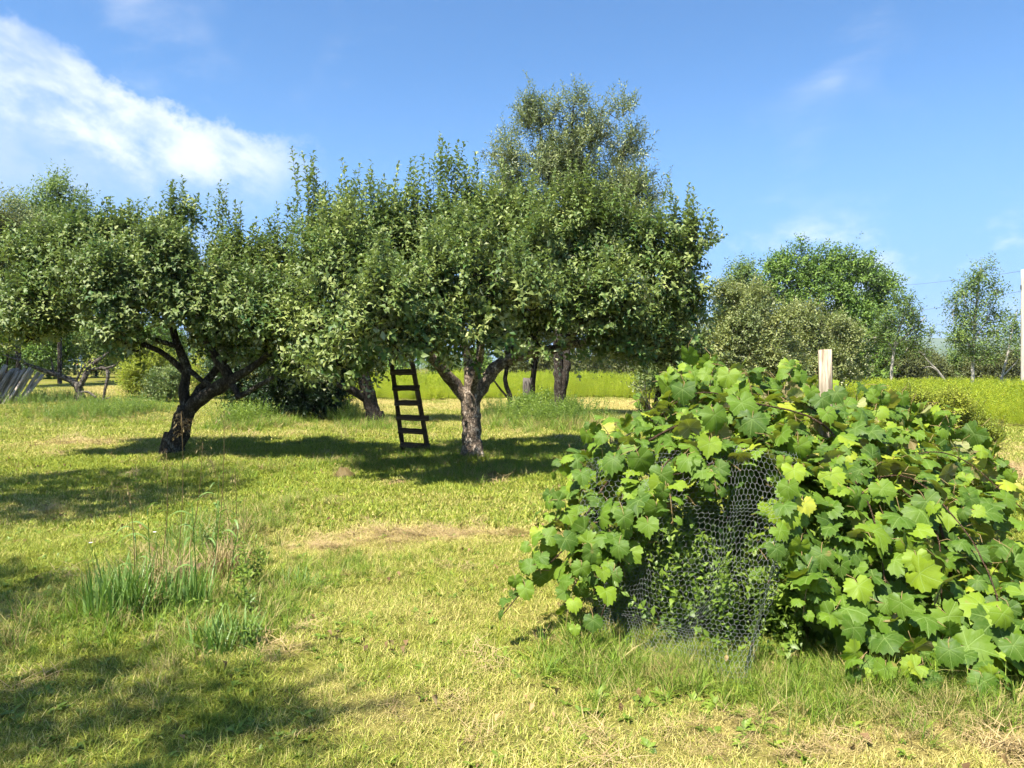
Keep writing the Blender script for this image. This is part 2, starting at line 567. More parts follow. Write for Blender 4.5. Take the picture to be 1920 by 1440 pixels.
def build_hills():
    acc = Acc()
    for k, (y0, amp, seed) in enumerate(((1400, 66, 11), (2200, 92, 12))):
        xs = np.linspace(-2850, 2850, 160)
        h = amp * (0.25 + 0.9 * vnoise(xs, xs * 0, 0.0016, seed)) + 8 * vnoise(xs, xs * 0, 0.013, seed + 5)
        h = h * (0.25 + 0.75 * sstep(150, 900, xs) + 0.5 * sstep(-300, -1500, xs))
        rows = []
        for t in np.linspace(0, 1, 7):
            rows.append(np.stack([xs, np.full_like(xs, y0 + (t - 0.5) * 700), h * np.sin(t * math.pi) - 6], -1))
        v = np.array(rows)
        idx = np.arange(v.shape[0] * v.shape[1]).reshape(v.shape[:2])
        q = np.stack([idx[:-1, :-1], idx[:-1, 1:], idx[1:, 1:], idx[1:, :-1]], -1).reshape(-1, 4)
        acc.add(v, None, q)
    m, b, out = new_mat('hill_wood')
    geo = b.new('ShaderNodeNewGeometry')
    n = b.noise(geo.outputs['Position'], 0.03, 6, 0.7)
    sh = principled(b, b.mix(b.ramp(n, 0.35, 0.65), (0.045, 0.075, 0.045), (0.085, 0.12, 0.06)), 0.95, 0.05)
    b.t.links.new(sh, out.inputs[0])
    o = add_obj('hills', acc.mesh('hills', [m], True))
    tag(o, 'low wooded hills far off behind the field', 'hills', kind='structure')


build_hills()

# ------------------------------------------------------------------ leaves and trees
LEAF_SHAPES = {'broad': (0.56, 0.42), 'narrow': (0.26, 0.45), 'oval': (0.48, 0.45)}


def leaves(acc, pos, dirv, nrm, length, width, var, fold=0.35, droop=0.35, r=None, simple=False):
    """folded, recurved little leaves; vectorised"""
    r = r or rng
    n = len(pos)
    d = unit(dirv)
    nn = unit(nrm - d * np.sum(nrm * d, -1, keepdims=True))
    s = np.cross(d, nn)
    L = np.broadcast_to(np.asarray(length, float), (n,))[:, None]
    W = np.broadcast_to(np.asarray(width, float), (n,))[:, None] * L * 0.5
    fo = (fold * (0.4 + 1.2 * r.random((n, 1))))
    dr = droop * (0.2 + 1.6 * r.random((n, 1)))
    if simple:
        base = pos
        tip = pos + d * L - nn * L * dr * 0.7
        a = pos + d * L * 0.5 + s * W + nn * W * fo
        c = pos + d * L * 0.5 - s * W + nn * W * fo
        v = np.stack([base, a, tip, c], 1).reshape(-1, 3)
        i = np.arange(n)[:, None] * 4
        tri = np.concatenate([i + np.array([[0, 1, 2]]), i + np.array([[0, 2, 3]])])
        acc.add(v, tri, None, np.repeat(var, 4))
        return
    mid = pos + d * L * 0.48 - nn * L * dr * 0.12
    a = mid + s * W + nn * W * fo
    c = mid - s * W + nn * W * fo
    tip = pos + d * L * (1 - 0.35 * dr) - nn * L * dr * 0.75
    v = np.stack([pos, a, mid, c, tip], 1).reshape(-1, 3)
    i = np.arange(n)[:, None] * 5
    tri = np.concatenate([i + np.array([[0, 1, 2]]), i + np.array([[0, 2, 3]]), i + np.array([[1, 4, 2]]), i + np.array([[2, 4, 3]])])
    acc.add(v, tri, None, np.repeat(var, 5))


def shoots(leafacc, twigacc, start, dirs, lens, r, spacing=0.045, leaf=0.085, width=0.5, fold=0.35, droop=0.4, lv0=None, simple=False, open_=0.9, twig=0.004, bend=0.15, up=0.5, bare=0.12):
    """leafy shoots: straight-ish axes with leaves spiralling round them"""
    m = len(start)
    dirs = unit(dirs)
    side = unit(np.cross(dirs, r.standard_normal((m, 3))))
    bendv = side * bend * r.standard_normal((m, 1))
    k = np.maximum(3, (lens / spacing).astype(int))
    sid = np.repeat(np.arange(m), k)
    off = np.concatenate([np.arange(q) for q in k])
    t = bare + (1 - bare) * (off + 0.3 + 0.5 * r.random(len(off))) / k[sid]
    L = lens[sid][:, None]
    ax = unit(dirs[sid] + 2 * bendv[sid] * t[:, None])
    pos = start[sid] + dirs[sid] * L * t[:, None] + bendv[sid] * L * (t[:, None] ** 2)
    phase = r.random(m)[sid] * 6.283 + off * 2.4
    u = side[sid]
    u = unit(u - ax * np.sum(u * ax, -1, keepdims=True))
    w = np.cross(ax, u)
    rad = np.cos(phase)[:, None] * u + np.sin(phase)[:, None] * w
    op = open_ * (0.7 + 0.6 * r.random((len(t), 1))) * (1.15 - 0.7 * t[:, None] ** 3)
    d = unit(rad * op + ax * (1.0 - 0.35 * op) + 0.15 * r.standard_normal((len(t), 3)))
    nr = unit(ax * 0.8 - rad * 0.3 + np.array((0, 0, up)) + 0.3 * r.standard_normal((len(t), 3)))
    var = np.clip((r.random(m) if lv0 is None else lv0)[sid] * 0.6 + 0.5 * r.random(len(t)) - 0.05, 0, 1)
    ll = leaf * (0.65 + 0.6 * r.random(len(t))) * (1 - 0.35 * t ** 3)
    leaves(leafacc, pos, d, nr, ll, width, var, fold, droop, r, simple)
    if twigacc is not None:
        # three-sided twigs, vectorised
        p0, p2 = start, start + dirs * lens[:, None] * 0.95 + bendv * lens[:, None] * 0.9
        w2 = np.cross(dirs, side)
        rings = []
        for p, rr in ((p0, twig), (p2, twig * 0.35)):
            for a in (0, 2.094, 4.189):
                rings.append(p + rr * (math.cos(a) * side + math.sin(a) * w2))
        v = np.stack(rings, 1).reshape(-1, 3)
        i = np.arange(m)[:, None] * 6
        q = []
        for a in range(3):
            b_ = (a + 1) % 3
            q.append(i + np.array([[a, b_, 3 + b_, 3 + a]]))
        twigacc.add(v, None, np.concatenate(q))


def limb_pts(l):
    return np.array([np.append(P(a, b_, d), rr) for a, b_, d, rr in l])


class Tree:
    def __init__(self, name, label, cat, seed, base, group=None):
        self.r = np.random.default_rng(seed)
        self.base = np.array(base, float)
        self.root = empty(name, base)
        tag(self.root, label, cat, group)
        self.trunk, self.twigs, self.crown = Acc(), Acc(), Acc()
        self.nodes, self.rad = [], []
        self.clpos = np.zeros((0, 3))

    def limbs(self, lst, sides=9, rough=0.07, step=0.12):
        for l in lst:
            c = limb_pts(l) if len(l[0]) == 4 and l[0][0] is not None and not isinstance(l, np.ndarray) else np.asarray(l, float)
            self.limb3(c, sides, rough, step)

    def limb3(self, c, sides=9, rough=0.07, step=0.12):
        s = spline(c, step)
        s[:, 3] *= getattr(self, 'thin', 1.0)
        s[:, 3] = np.maximum(s[:, 3], 0.004)
        jit = self.r.standard_normal((len(s), 3)) * s[:, 3:4] * 0.09
        jit[0] = 0
        pts = s[:, :3] + jit
        tube(self.trunk, pts, s[:, 3], sides, True, rough, self.r)
        self.nodes.append(pts)
        self.rad.append(s[:, 3])

    def flare(self, p, rad, n=5, ln=0.35):
        """root flare"""
        p = np.asarray(p, float)
        a0 = self.r.random() * 6.28
        for i in range(n):
            a = a0 + i * 6.283 / n + self.r.normal() * 0.25
            dv = np.array((math.cos(a), math.sin(a), 0))
            c = np.array([np.append(p + np.array((0, 0, 0.34)) + dv * rad * 0.35, rad * 0.55), np.append(p + np.array((0, 0, 0.12)) + dv * rad * 0.85, rad * 0.5),
                          np.append(p + np.array((0, 0, -0.02)) + dv * (rad + ln * 0.5), rad * 0.33), np.append(p + np.array((0, 0, -0.10)) + dv * (rad + ln), rad * 0.2)])
            s = spline(c, 0.08)
            tube(self.trunk, s[:, :3], s[:, 3], 7, True, 0.06, self.r)

    def clusters(self, lobes, n, shell=0.45, zmin=-0.75, squash=1.0, start_r=0.012, curve=0.18, tight=1.0):
        """n leaf-cluster points spread over the lobes, each joined to the wood by a branch"""
        r = self.r
        C = np.array([P(a, b_, d) for a, b_, d, q in lobes])
        R = np.array([q / F * d for a, b_, d, q in lobes]) * tight
        p = R ** 2 / np.sum(R ** 2)
        # every lobe is a bunch of smaller lobes, with hollows between them
        sc, sr = [], []
        for c, q in zip(C, R):
            k = 6
            dv = unit(r.standard_normal((k, 3)) + np.array((0, -0.15, 0.25)))
            sc.append(c + dv * q * (0.45 + 0.25 * r.random((k, 1))))
            sr.append(q * (0.34 + 0.22 * r.random(k)))
        C, R = np.concatenate(sc), np.concatenate(sr)
        p = R ** 2 / np.sum(R ** 2)
        which = r.choice(len(C), n, p=p)
        dv = unit(r.standard_normal((n * 3, 3)))
        dv = dv[dv[:, 2] > zmin][:n]
        which = which[:len(dv)]
        dv[:, 2] *= squash
        fac = shell + (1 - shell) * r.random(len(dv)) ** 0.6
        pos = C[which] + dv * (R[which] * fac)[:, None]
        ground = H(pos[:, 0], pos[:, 1]) + 0.15
        pos[:, 2] = np.maximum(pos[:, 2], ground + 0.2 * r.random(len(pos)))
        out = unit(dv)
        nodes = np.concatenate(self.nodes)
        nr = np.concatenate(self.rad)
        dist = np.array([np.min(np.linalg.norm(nodes - q, axis=1)) for q in pos])
        order = np.argsort(dist)
        parent_extra = []
        npos = list(nodes)
        allp = np.zeros((len(nodes) + len(pos) * 3, 3))
        allp[:len(nodes)] = nodes
        owner = np.full(len(allp), -1)
        cnt = len(nodes)
        paths = []
        ndes = np.ones(len(pos))
        link = np.full(len(pos), -1)
        for k, i in enumerate(order):
            q = pos[i]
            dd = np.linalg.norm(allp[:cnt] - q, axis=1)
            dd = dd + 0.35 * np.maximum(0, allp[:cnt, 2] - q[2])
            j = int(np.argmin(dd))
            a = allp[j]
            link[k] = owner[j]
            L = np.linalg.norm(q - a)
            mid = (a + q) / 2 + np.array((0, 0, -curve * L * 0.6)) + r.standard_normal(3) * curve * L * 0.5
            tt = np.array((0.33, 0.66, 1.0))[:, None]
            pts = (1 - tt) ** 2 * a + 2 * tt * (1 - tt) * mid + tt ** 2 * q
            allp[cnt:cnt + 3] = pts
            owner[cnt:cnt + 3] = k
            cnt += 3
            paths.append(np.concatenate([a[None], pts]))
        for k in range(len(order) - 1, -1, -1):
            if link[k] >= 0:
                ndes[link[k]] += ndes[k]
        for k, pth in enumerate(paths):
            r0 = start_r * ndes[k] ** 0.42
            r1 = max(start_r * 0.6, r0 * 0.55)
            tube(self.twigs, pth, np.linspace(r0, r1, 4), 5 if r0 > 0.02 else 4, False, 0.04, r)
        self.clpos, self.clout = pos, out
        return pos, out

    def leafy(self, pos, out, per=6, length=(0.2, 0.45), upw=0.7, spread=0.8, off=0.06, **kw):
        r = self.r
        n = len(pos)
        st = np.repeat(pos, per, 0) + r.standard_normal((n * per, 3)) * off
        oz = np.repeat(np.maximum(0, out[:, 2:3]), per, 0)
        dv = np.repeat(out, per, 0) * 0.65 + np.array((0, 0, upw)) * (1 + 1.3 * oz) + r.standard_normal((n * per, 3)) * spread * 0.6
        lv = np.repeat(r.random(n), per) * 0.6 + 0.4 * r.random(n * per)
        ln = (length[0] + (length[1] - length[0]) * r.random(n * per)) * (1 + 0.5 * oz[:, 0])
        tw = self.twigs if kw.pop('twigs', True) else None
        spire = kw.pop('spire', None)
        shoots(self.crown, tw, st, dv, ln, r, lv0=lv, **kw)
        if spire:
            # long upright shoots standing out of the upper side of the crown
            top = np.array([np.sum((np.hypot(pos[:, 0] - q[0], pos[:, 1] - q[1]) < 0.45) & (pos[:, 2] > q[2] + 0.25)) for q in pos])
            k = np.where((top < 4) & (r.random(n) < spire[0]))[0]
            k = np.repeat(k, 2)
            dv = unit(np.array((0, 0, 1.0)) + 0.16 * r.standard_normal((len(k), 3)))
            ln = spire[1] + (spire[2] - spire[1]) * r.random(len(k)) ** 1.5
            shoots(self.crown, tw, pos[k] + 0.1 * r.standard_normal((len(k), 3)), dv, ln, r, lv0=0.35 + 0.65 * r.random(len(k)), **dict(kw, bend=0.07))

    def sprouts(self, pts, n_each=3, length=(0.4, 0.8), jitter=0.25, lean=0.12, **kw):
        """upright water sprouts reaching the given tips"""
        r = self.r
        tips = np.repeat(np.array([P(*q) for q in pts]), n_each, 0)
        tips = tips + r.standard_normal(tips.shape) * np.array((jitter, jitter, jitter * 0.6))
        tips[:, 2] -= np.abs(r.standard_normal(len(tips))) * 0.12
        tips[::n_each] = np.array([P(*q) for q in pts])
        ln = length[0] + (length[1] - length[0]) * r.random(len(tips))
        dv = unit(np.array((0, 0, 1.0)) + lean * r.standard_normal((len(tips), 3)))
        st = tips - dv * ln[:, None]
        shoots(self.crown, self.twigs, st, dv, ln, r, bend=0.06, **kw)

    def finish(self, leaf, bark, twig=None, extra_crowns=()):
        b = self.base
        for nm, acc, mt, sm in (('trunk', self.trunk, bark, True), ('branches', self.twigs, twig or bark, True), ('crown', self.crown, leaf, False)):
            if acc.n and not (nm == 'branches' and acc is self.trunk):
                me = acc.mesh(nm, [mt], sm)
                co = np.empty(len(me.vertices) * 3, np.float32)
                me.vertices.foreach_get('co', co)
                me.vertices.foreach_set('co', (co.reshape(-1, 3) - b).astype(np.float32).ravel())
                me.update()
                add_obj(nm, me, self.root)
        return self.root


def gbase(px, d):
    x = (px - CX) / F * d
    return np.array((x, d, float(H(x, d))))


APPLE = dict(spacing=0.034, leaf=0.128, width=0.52, fold=0.45, droop=0.5)


def apple_main():
    t = Tree('apple_tree', 'broad apple tree with pale flaky trunk, ladder leaning in its crown', 'tree', 21, gbase(886, 13.0), 'old apple trees in the orchard')
    t.flare(gbase(886, 13), 0.145, 6, 0.10)
    t.limbs([[(886, 884, 13, .205), (886, 855, 13, .172), (885, 800, 13, .158), (883, 765, 13, .165), (880, 735, 13, .17)]], 16, 0.022, 0.07)
    t.limbs([
        [(880, 752, 13, .125), (850, 718, 12.9, .11), (828, 692, 12.7, .09), (790, 650, 12.4, .075), (740, 610, 12.2, .06), (690, 550, 12.4, .045), (640, 480, 12.8, .03)],
        [(878, 748, 13, .11), (880, 700, 13.1, .09), (870, 640, 13.3, .075), (850, 560, 13.5, .06), (840, 470, 13.6, .045), (850, 390, 13.6, .03)],
        [(886, 752, 13, .14), (915, 705, 13, .115), (940, 680, 13, .105), (1000, 662, 13.1, .085), (1060, 650, 13.1, .07), (1130, 630, 13.1, .055), (1200, 590, 13.2, .04), (1260, 530, 13.2, .03)],
        [(938, 682, 13, .08), (985, 620, 13.5, .07), (1020, 540, 13.9, .06), (1060, 460, 14, .045), (1080, 400, 14, .03)],
        [(885, 735, 13.05, .09), (900, 660, 13.8, .07), (900, 560, 14.8, .05), (930, 480, 15.4, .03)],
        [(885, 738, 12.95, .07), (897, 690, 12.5, .055), (905, 640, 12.0, .04), (905, 590, 11.7, .03)],
        [(790, 650, 12.4, .06), (772, 640, 11.6, .05), (760, 630, 10.8, .035), (720, 620, 10.4, .02)],
        [(850, 560, 13.5, .05), (790, 480, 13.6, .04), (730, 420, 13.5, .03)],
        [(1060, 650, 13.1, .04), (1100, 590, 12.6, .03), (1110, 540, 12.4, .02)]])
    lobes = [(640, 495, 13.2, 85), (745, 480, 13.3, 88), (860, 455, 13.5, 95), (985, 470, 13.6, 95), (1090, 470, 13.7, 95), (1190, 510, 13.5, 90), (1270, 530, 13.2, 65),
             (1300, 470, 13.2, 32), (660, 560, 11.4, 100), (760, 590, 10.6, 85), (760, 650, 10.4, 58), (690, 660, 10.6, 58), (905, 575, 10.8, 72), (910, 630, 11.0, 55), (840, 615, 10.8, 58),
             (1060, 560, 12.7, 90), (1160, 590, 12.7, 80), (1230, 630, 13, 70), (980, 600, 12.9, 60), (760, 520, 15.0, 100), (940, 505, 15.4, 110), (1110, 540, 14.9, 100), (590, 560, 13.2, 70),
             (585, 640, 11.4, 52), (640, 690, 10.6, 38), (700, 610, 10.0, 70), (800, 560, 11.0, 70), (990, 570, 10.9, 60), (1160, 650, 13.0, 50), (860, 510, 12.4, 60), (1000, 500, 12.6, 70), (1270, 600, 13.4, 55), (745, 635, 12.4, 40), (695, 690, 12.4, 28), (620, 690, 12.3, 42), (665, 650, 12.2, 55), (1200, 670, 13.2, 50), (1260, 660, 13.3, 55), (1290, 690, 13.4, 40), (1130, 640, 13.6, 50), (580, 690, 13, 40)]
    pos, out = t.clusters(lobes, 1250, 0.55, -0.7, tight=0.84)
    t.leafy(pos, out, 7, (0.18, 0.44), 0.7, 0.9, off=0.10, spire=(0.45, 0.5, 1.15), **APPLE)
    t.sprouts([(580, 288, 13.2), (592, 320, 13.3), (555, 372, 13.2), (640, 330, 13.2), (690, 320, 13.3), (665, 340, 13.1), (715, 345, 13.2), (770, 312, 13.4), (800, 300, 13.4), (832, 258, 13.5),
               (860, 264, 13.5), (815, 290, 13.4), (890, 285, 13.5), (880, 300, 13.6), (925, 330, 13.5), (1000, 330, 13.6), (1080, 305, 13.7), (1060, 330, 13.6), (1120, 340, 13.7), (960, 345, 13.6),
               (1150, 380, 13.6), (1240, 420, 13.3), (1285, 405, 13.2), (1210, 440, 13.4), (740, 350, 13.2), (620, 350, 13.2), (910, 480, 11.6), (900, 500, 11.6), (575, 310, 13.3), (600, 345, 13.2), (845, 290, 13.4), (875, 330, 13.5), (1040, 320, 13.7), (1095, 325, 13.7), (1020, 345, 13.5), (700, 345, 13.2), (655, 350, 13.3), (785, 340, 13.4)], 4, (0.6, 1.2), 0.17, 0.09, **APPLE)
    r = t.r
    arm = np.array([P(1310, 470, 13.2), P(1330, 440, 13.2), P(1345, 430, 13.2)])
    shoots(t.crown, t.twigs, np.repeat(np.array([P(1285, 500, 13.2), P(1300, 480, 13.2), P(1310, 460, 13.2)]), 3, 0), unit(np.array((0.7, 0, 0.6)) + 0.3 * r.standard_normal((9, 3))), np.full(9, 0.55), r, **APPLE)
    spots = [(600, 660, 11.2), (625, 690, 10.7), (650, 680, 10.5), (690, 680, 10.4), (725, 650, 10.3), (770, 640, 10.2), (800, 640, 10.6), (580, 640, 11.4), (660, 640, 10.3), (720, 640, 10.1), (930, 640, 10.8), (960, 620, 11.0), (890, 655, 11.0),
             (1180, 660, 12.8), (1230, 680, 12.9), (1270, 690, 13.0), (1300, 660, 13.2), (1150, 640, 12.6), (1310, 620, 13.3), (1000, 640, 12.6), (1045, 648, 12.7), (1090, 655, 12.8), (850, 650, 11.6)]
    st = np.repeat(np.array([P(*q) for q in spots]), 5, 0) + r.standard_normal((len(spots) * 5, 3)) * 0.10
    dv = np.array((-0.25, -0.45, -0.12)) + 0.55 * r.standard_normal(st.shape)
    shoots(t.crown, t.twigs, st, dv, 0.28 + 0.3 * r.random(len(st)), r, **dict(APPLE, leaf=0.125))
    hubs = np.repeat(np.array([P(*q) for q in spots]), 1, 0)
    nd = np.concatenate(t.nodes + [t.clpos])
    for q in hubs:
        a = nd[np.argmin(np.linalg.norm(nd - q, axis=1))]
        tube(t.twigs, np.array([a, (a + q) / 2 + np.array((0, 0, 0.06)), q]), np.array((0.014, 0.010, 0.007)), 5)
    return t.finish(M['apple_leaf'], M['bark_pale'], M['bark_dark'])


def apple_left():
    t = Tree('apple_tree', 'leaning apple tree with dark forked trunk and wide low crown', 'tree', 22, gbase(322, 13.7), 'old apple trees in the orchard')
    t.flare(gbase(322, 13.7), 0.15, 6, 0.09)
    t.limbs([[(320, 876, 13.7, .23), (324, 848, 13.7, .185), (338, 803, 13.7, .17), (352, 765, 13.7, .155)]], 13, 0.06, 0.08)
    t.limbs([
        [(350, 775, 13.7, .10), (345, 730, 13.75, .09), (350, 690, 13.8, .08), (335, 650, 13.8, .07), (320, 600, 13.9, .06), (300, 540, 14, .045), (270, 470, 14, .03)],
        [(350, 772, 13.7, .135), (385, 742, 13.6, .12), (415, 722, 13.5, .12), (430, 714, 13.4, .10), (420, 690, 13.4, .09), (395, 655, 13.5, .075), (375, 610, 13.6, .06), (360, 540, 13.8, .04)],
        [(426, 716, 13.4, .09), (470, 690, 13.3, .065), (520, 650, 13.2, .05), (560, 600, 13.3, .03)],
        [(355, 762, 13.7, .09), (375, 730, 13.9, .08), (400, 700, 14, .07), (440, 650, 14.2, .05), (470, 580, 14.3, .03)],
        [(350, 690, 13.8, .05), (375, 710, 13.6, .045), (402, 730, 13.5, .045)],
        [(345, 697, 13.8, .06), (310, 665, 13.7, .05), (280, 650, 13.6, .045), (200, 610, 13.5, .035), (120, 570, 13.5, .025)],
        [(335, 650, 13.8, .05), (300, 640, 13.6, .04), (270, 625, 13.4, .03), (230, 580, 13.2, .02)],
        [(430, 716, 13.4, .06), (443, 733, 13.3, .05), (447, 747, 13.2, .045)],
        [(446, 745, 13.2, .05), (478, 727, 13.1, .042), (512, 708, 13.0, .035)]])
    lobes = [(110, 530, 13.8, 85), (200, 515, 14, 85), (315, 510, 14.2, 80), (415, 525, 14.2, 80), (500, 540, 14, 75), (80, 575, 13.4, 75), (180, 560, 13, 90), (300, 540, 13.1, 85),
             (230, 625, 12.8, 50), (395, 560, 13.1, 90), (470, 600, 12.9, 65), (100, 615, 13.3, 45), (540, 560, 13.7, 75), (280, 545, 15.4, 90), (430, 555, 15.4, 85), (130, 560, 15.3, 85),
             (560, 640, 13.0, 45), (345, 420, 14.3, 32), (60, 520, 14, 60), (500, 650, 13.2, 40), (60, 615, 13.4, 44), (200, 640, 13.4, 34), (250, 640, 13.6, 40), (30, 590, 13.8, 50), (460, 660, 13.8, 40), (540, 680, 13.6, 36), (400, 630, 14.4, 40)]
    pos, out = t.clusters(lobes, 1030, 0.55, -0.7, tight=0.86)
    t.leafy(pos, out, 7, (0.18, 0.44), 0.65, 0.9, off=0.10, spire=(0.3, 0.35, 0.8), **APPLE)
    t.sprouts([(165, 350, 13.8), (330, 342, 14.2), (345, 360, 14.2), (322, 372, 14.2), (392, 362, 14.2), (415, 358, 14.2), (440, 378, 14.2), (540, 372, 13.8), (508, 405, 14), (480, 410, 14), (110, 400, 14),
               (200, 370, 14), (260, 375, 14), (300, 380, 14), (370, 385, 14.2), (425, 385, 14.2), (335, 360, 14.2), (60, 410, 14), (230, 385, 14), (150, 385, 14)], 4, (0.45, 0.95), 0.15, 0.1, **APPLE)
    return t.finish(M['apple_leaf_dark'], M['bark'], M['bark_dark'])


def apple_mid():
    t = Tree('apple_tree', 'dark apple tree with curved trunk standing behind the ladder', 'tree', 23, gbase(707, 22), 'old apple trees in the orchard')
    t.flare(gbase(707, 22), 0.2, 5, 0.25)
    t.limbs([[(708, 802, 22, .28), (700, 770, 22, .21), (690, 738, 22, .2), (680, 700, 22, .18), (670, 640, 22.2, .13), (660, 560, 22.3, .08), (660, 480, 22.5, .04)],
             [(692, 750, 22, .14), (660, 732, 21.8, .12), (628, 715, 21.5, .1), (580, 690, 21.3, .06), (550, 640, 21.5, .04)],
             [(680, 690, 22, .1), (720, 640, 22, .08), (750, 580, 22.3, .05)]])
    lobes = [(600, 640, 21.2, 55), (555, 600, 22, 65), (650, 560, 22.5, 85), (720, 600, 22, 75), (765, 570, 22.5, 80), (620, 480, 22.5, 80), (700, 460, 22.8, 80), (560, 520, 23, 70), (780, 640, 22, 40)]
    pos, out = t.clusters(lobes, 560, 0.5, -0.75)
    t.leafy(pos, out, 7, (0.2, 0.45), 0.6, 0.9, spacing=0.05, leaf=0.10, width=0.52, fold=0.45, droop=0.5, spire=(0.7, 0.4, 0.9))
    return t.finish(M['apple_leaf_dark'], M['bark_dark'])


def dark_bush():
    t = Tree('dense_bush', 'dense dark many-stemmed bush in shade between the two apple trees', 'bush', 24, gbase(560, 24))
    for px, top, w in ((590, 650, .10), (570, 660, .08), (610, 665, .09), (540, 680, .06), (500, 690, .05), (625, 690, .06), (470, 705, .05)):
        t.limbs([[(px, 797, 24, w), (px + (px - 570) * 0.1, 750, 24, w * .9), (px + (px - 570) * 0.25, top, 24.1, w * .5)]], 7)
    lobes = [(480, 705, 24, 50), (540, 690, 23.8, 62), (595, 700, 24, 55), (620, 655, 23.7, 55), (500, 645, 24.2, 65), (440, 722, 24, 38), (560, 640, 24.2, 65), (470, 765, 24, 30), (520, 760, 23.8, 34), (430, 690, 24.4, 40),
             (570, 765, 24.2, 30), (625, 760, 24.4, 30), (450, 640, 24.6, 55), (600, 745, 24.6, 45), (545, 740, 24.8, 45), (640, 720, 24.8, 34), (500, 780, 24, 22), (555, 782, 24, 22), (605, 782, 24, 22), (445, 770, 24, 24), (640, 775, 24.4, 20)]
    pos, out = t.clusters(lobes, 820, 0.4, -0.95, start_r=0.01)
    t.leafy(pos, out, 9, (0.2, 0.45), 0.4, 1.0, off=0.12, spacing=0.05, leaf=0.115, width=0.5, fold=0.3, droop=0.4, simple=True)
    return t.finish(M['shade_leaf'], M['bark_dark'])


def tall_tree():
    t = Tree('tall_tree', 'tall airy narrow-leaved tree rising behind the main apple tree', 'tree', 25, gbase(1052, 24))
    t.limbs([[(1052, 796, 24, .19), (1050, 760, 24, .16), (1047, 700, 24, .15), (1046, 640, 24, .14), (1055, 560, 24, .13), (1062, 450, 24, .09), (1068, 330, 24, .05), (1075, 200, 24, .02)],
             [(1052, 745, 24, .14), (1062, 690, 24, .13), (1064, 640, 24.1, .12), (1090, 560, 24.2, .09), (1130, 450, 24.2, .06), (1160, 330, 24.1, .035), (1175, 250, 24, .015)],
             [(1050, 600, 24, .1), (1010, 500, 24, .07), (980, 380, 24, .045), (965, 280, 24, .02)],
             [(1060, 470, 24, .07), (1030, 340, 24, .045), (1010, 240, 24, .02)],
             [(1095, 545, 24.2, .07), (1160, 460, 24, .05), (1200, 400, 24, .03), (1235, 360, 24, .012)],
             [(1066, 360, 24, .05), (1110, 280, 24.1, .03), (1130, 200, 24.1, .012)]], 8)
    lobes = [(955, 309, 24, 42), (1000, 259, 24, 46), (1060, 229, 24, 42), (1125, 249, 24, 44), (1178, 286, 24, 40), (1020, 334, 24, 58), (1095, 324, 24.3, 66), (1165, 359, 24, 52), (945, 369, 24.1, 36),
             (1060, 385, 24.5, 70), (1145, 410, 24.2, 68), (1235, 382, 24, 18), (1200, 375, 24, 26), (1188, 440, 24, 46), (1100, 470, 24, 70), (990, 410, 24.2, 60), (1205, 254, 24, 16), (1085, 199, 24, 24), (1010, 209, 24, 22),
             (1170, 219, 24, 20), (930, 294, 24, 18)]
    pos, out = t.clusters(lobes, 820, 0.25, -0.95, start_r=0.006)
    t.leafy(pos, out, 6, (0.3, 0.6), 0.75, 0.9, off=0.14, spacing=0.042, leaf=0.14, width=0.27, fold=0.3, droop=0.25, simple=True)
    return t.finish(M['willow_leaf'], M['bark'])


def simple_tree(name, label, cat, seed, base_px, d, trunk, lobes, n, per, leaf, mats, group=None, length=(0.3, 0.6), spacing=0.09, upw=0.5, width=0.5, shell=0.4, base_off=0.0, start_r=0.012, zmin=-0.85, wood=6, twigs=True, spread=0.9, tight=1.0):
    b = gbase(base_px, d)
    t = Tree(name, label, cat, seed, b, group)
    for i, l in enumerate(trunk):
        c = limb_pts(l)
        if i == 0:
            c[0, :3] = b - np.array((0, 0, 0.1))
        t.limb3(c, wood, 0.05, 0.3)
    if d >= 20:
        t.twigs = t.trunk
    pos, out = t.clusters(lobes, int(n * 1.3), shell, zmin, start_r=start_r, tight=tight)
    t.leafy(pos, out, int(per * 1.7 + 0.5), length, upw, spread, off=leaf * 1.0, spacing=spacing, leaf=leaf, width=width, fold=0.35, droop=0.4, simple=True, twigs=twigs and d < 20, spire=(0.6, 0.3, 0.7) if name == 'apple_tree' else None)
    return t.finish(M[mats[0]], M[mats[1]])


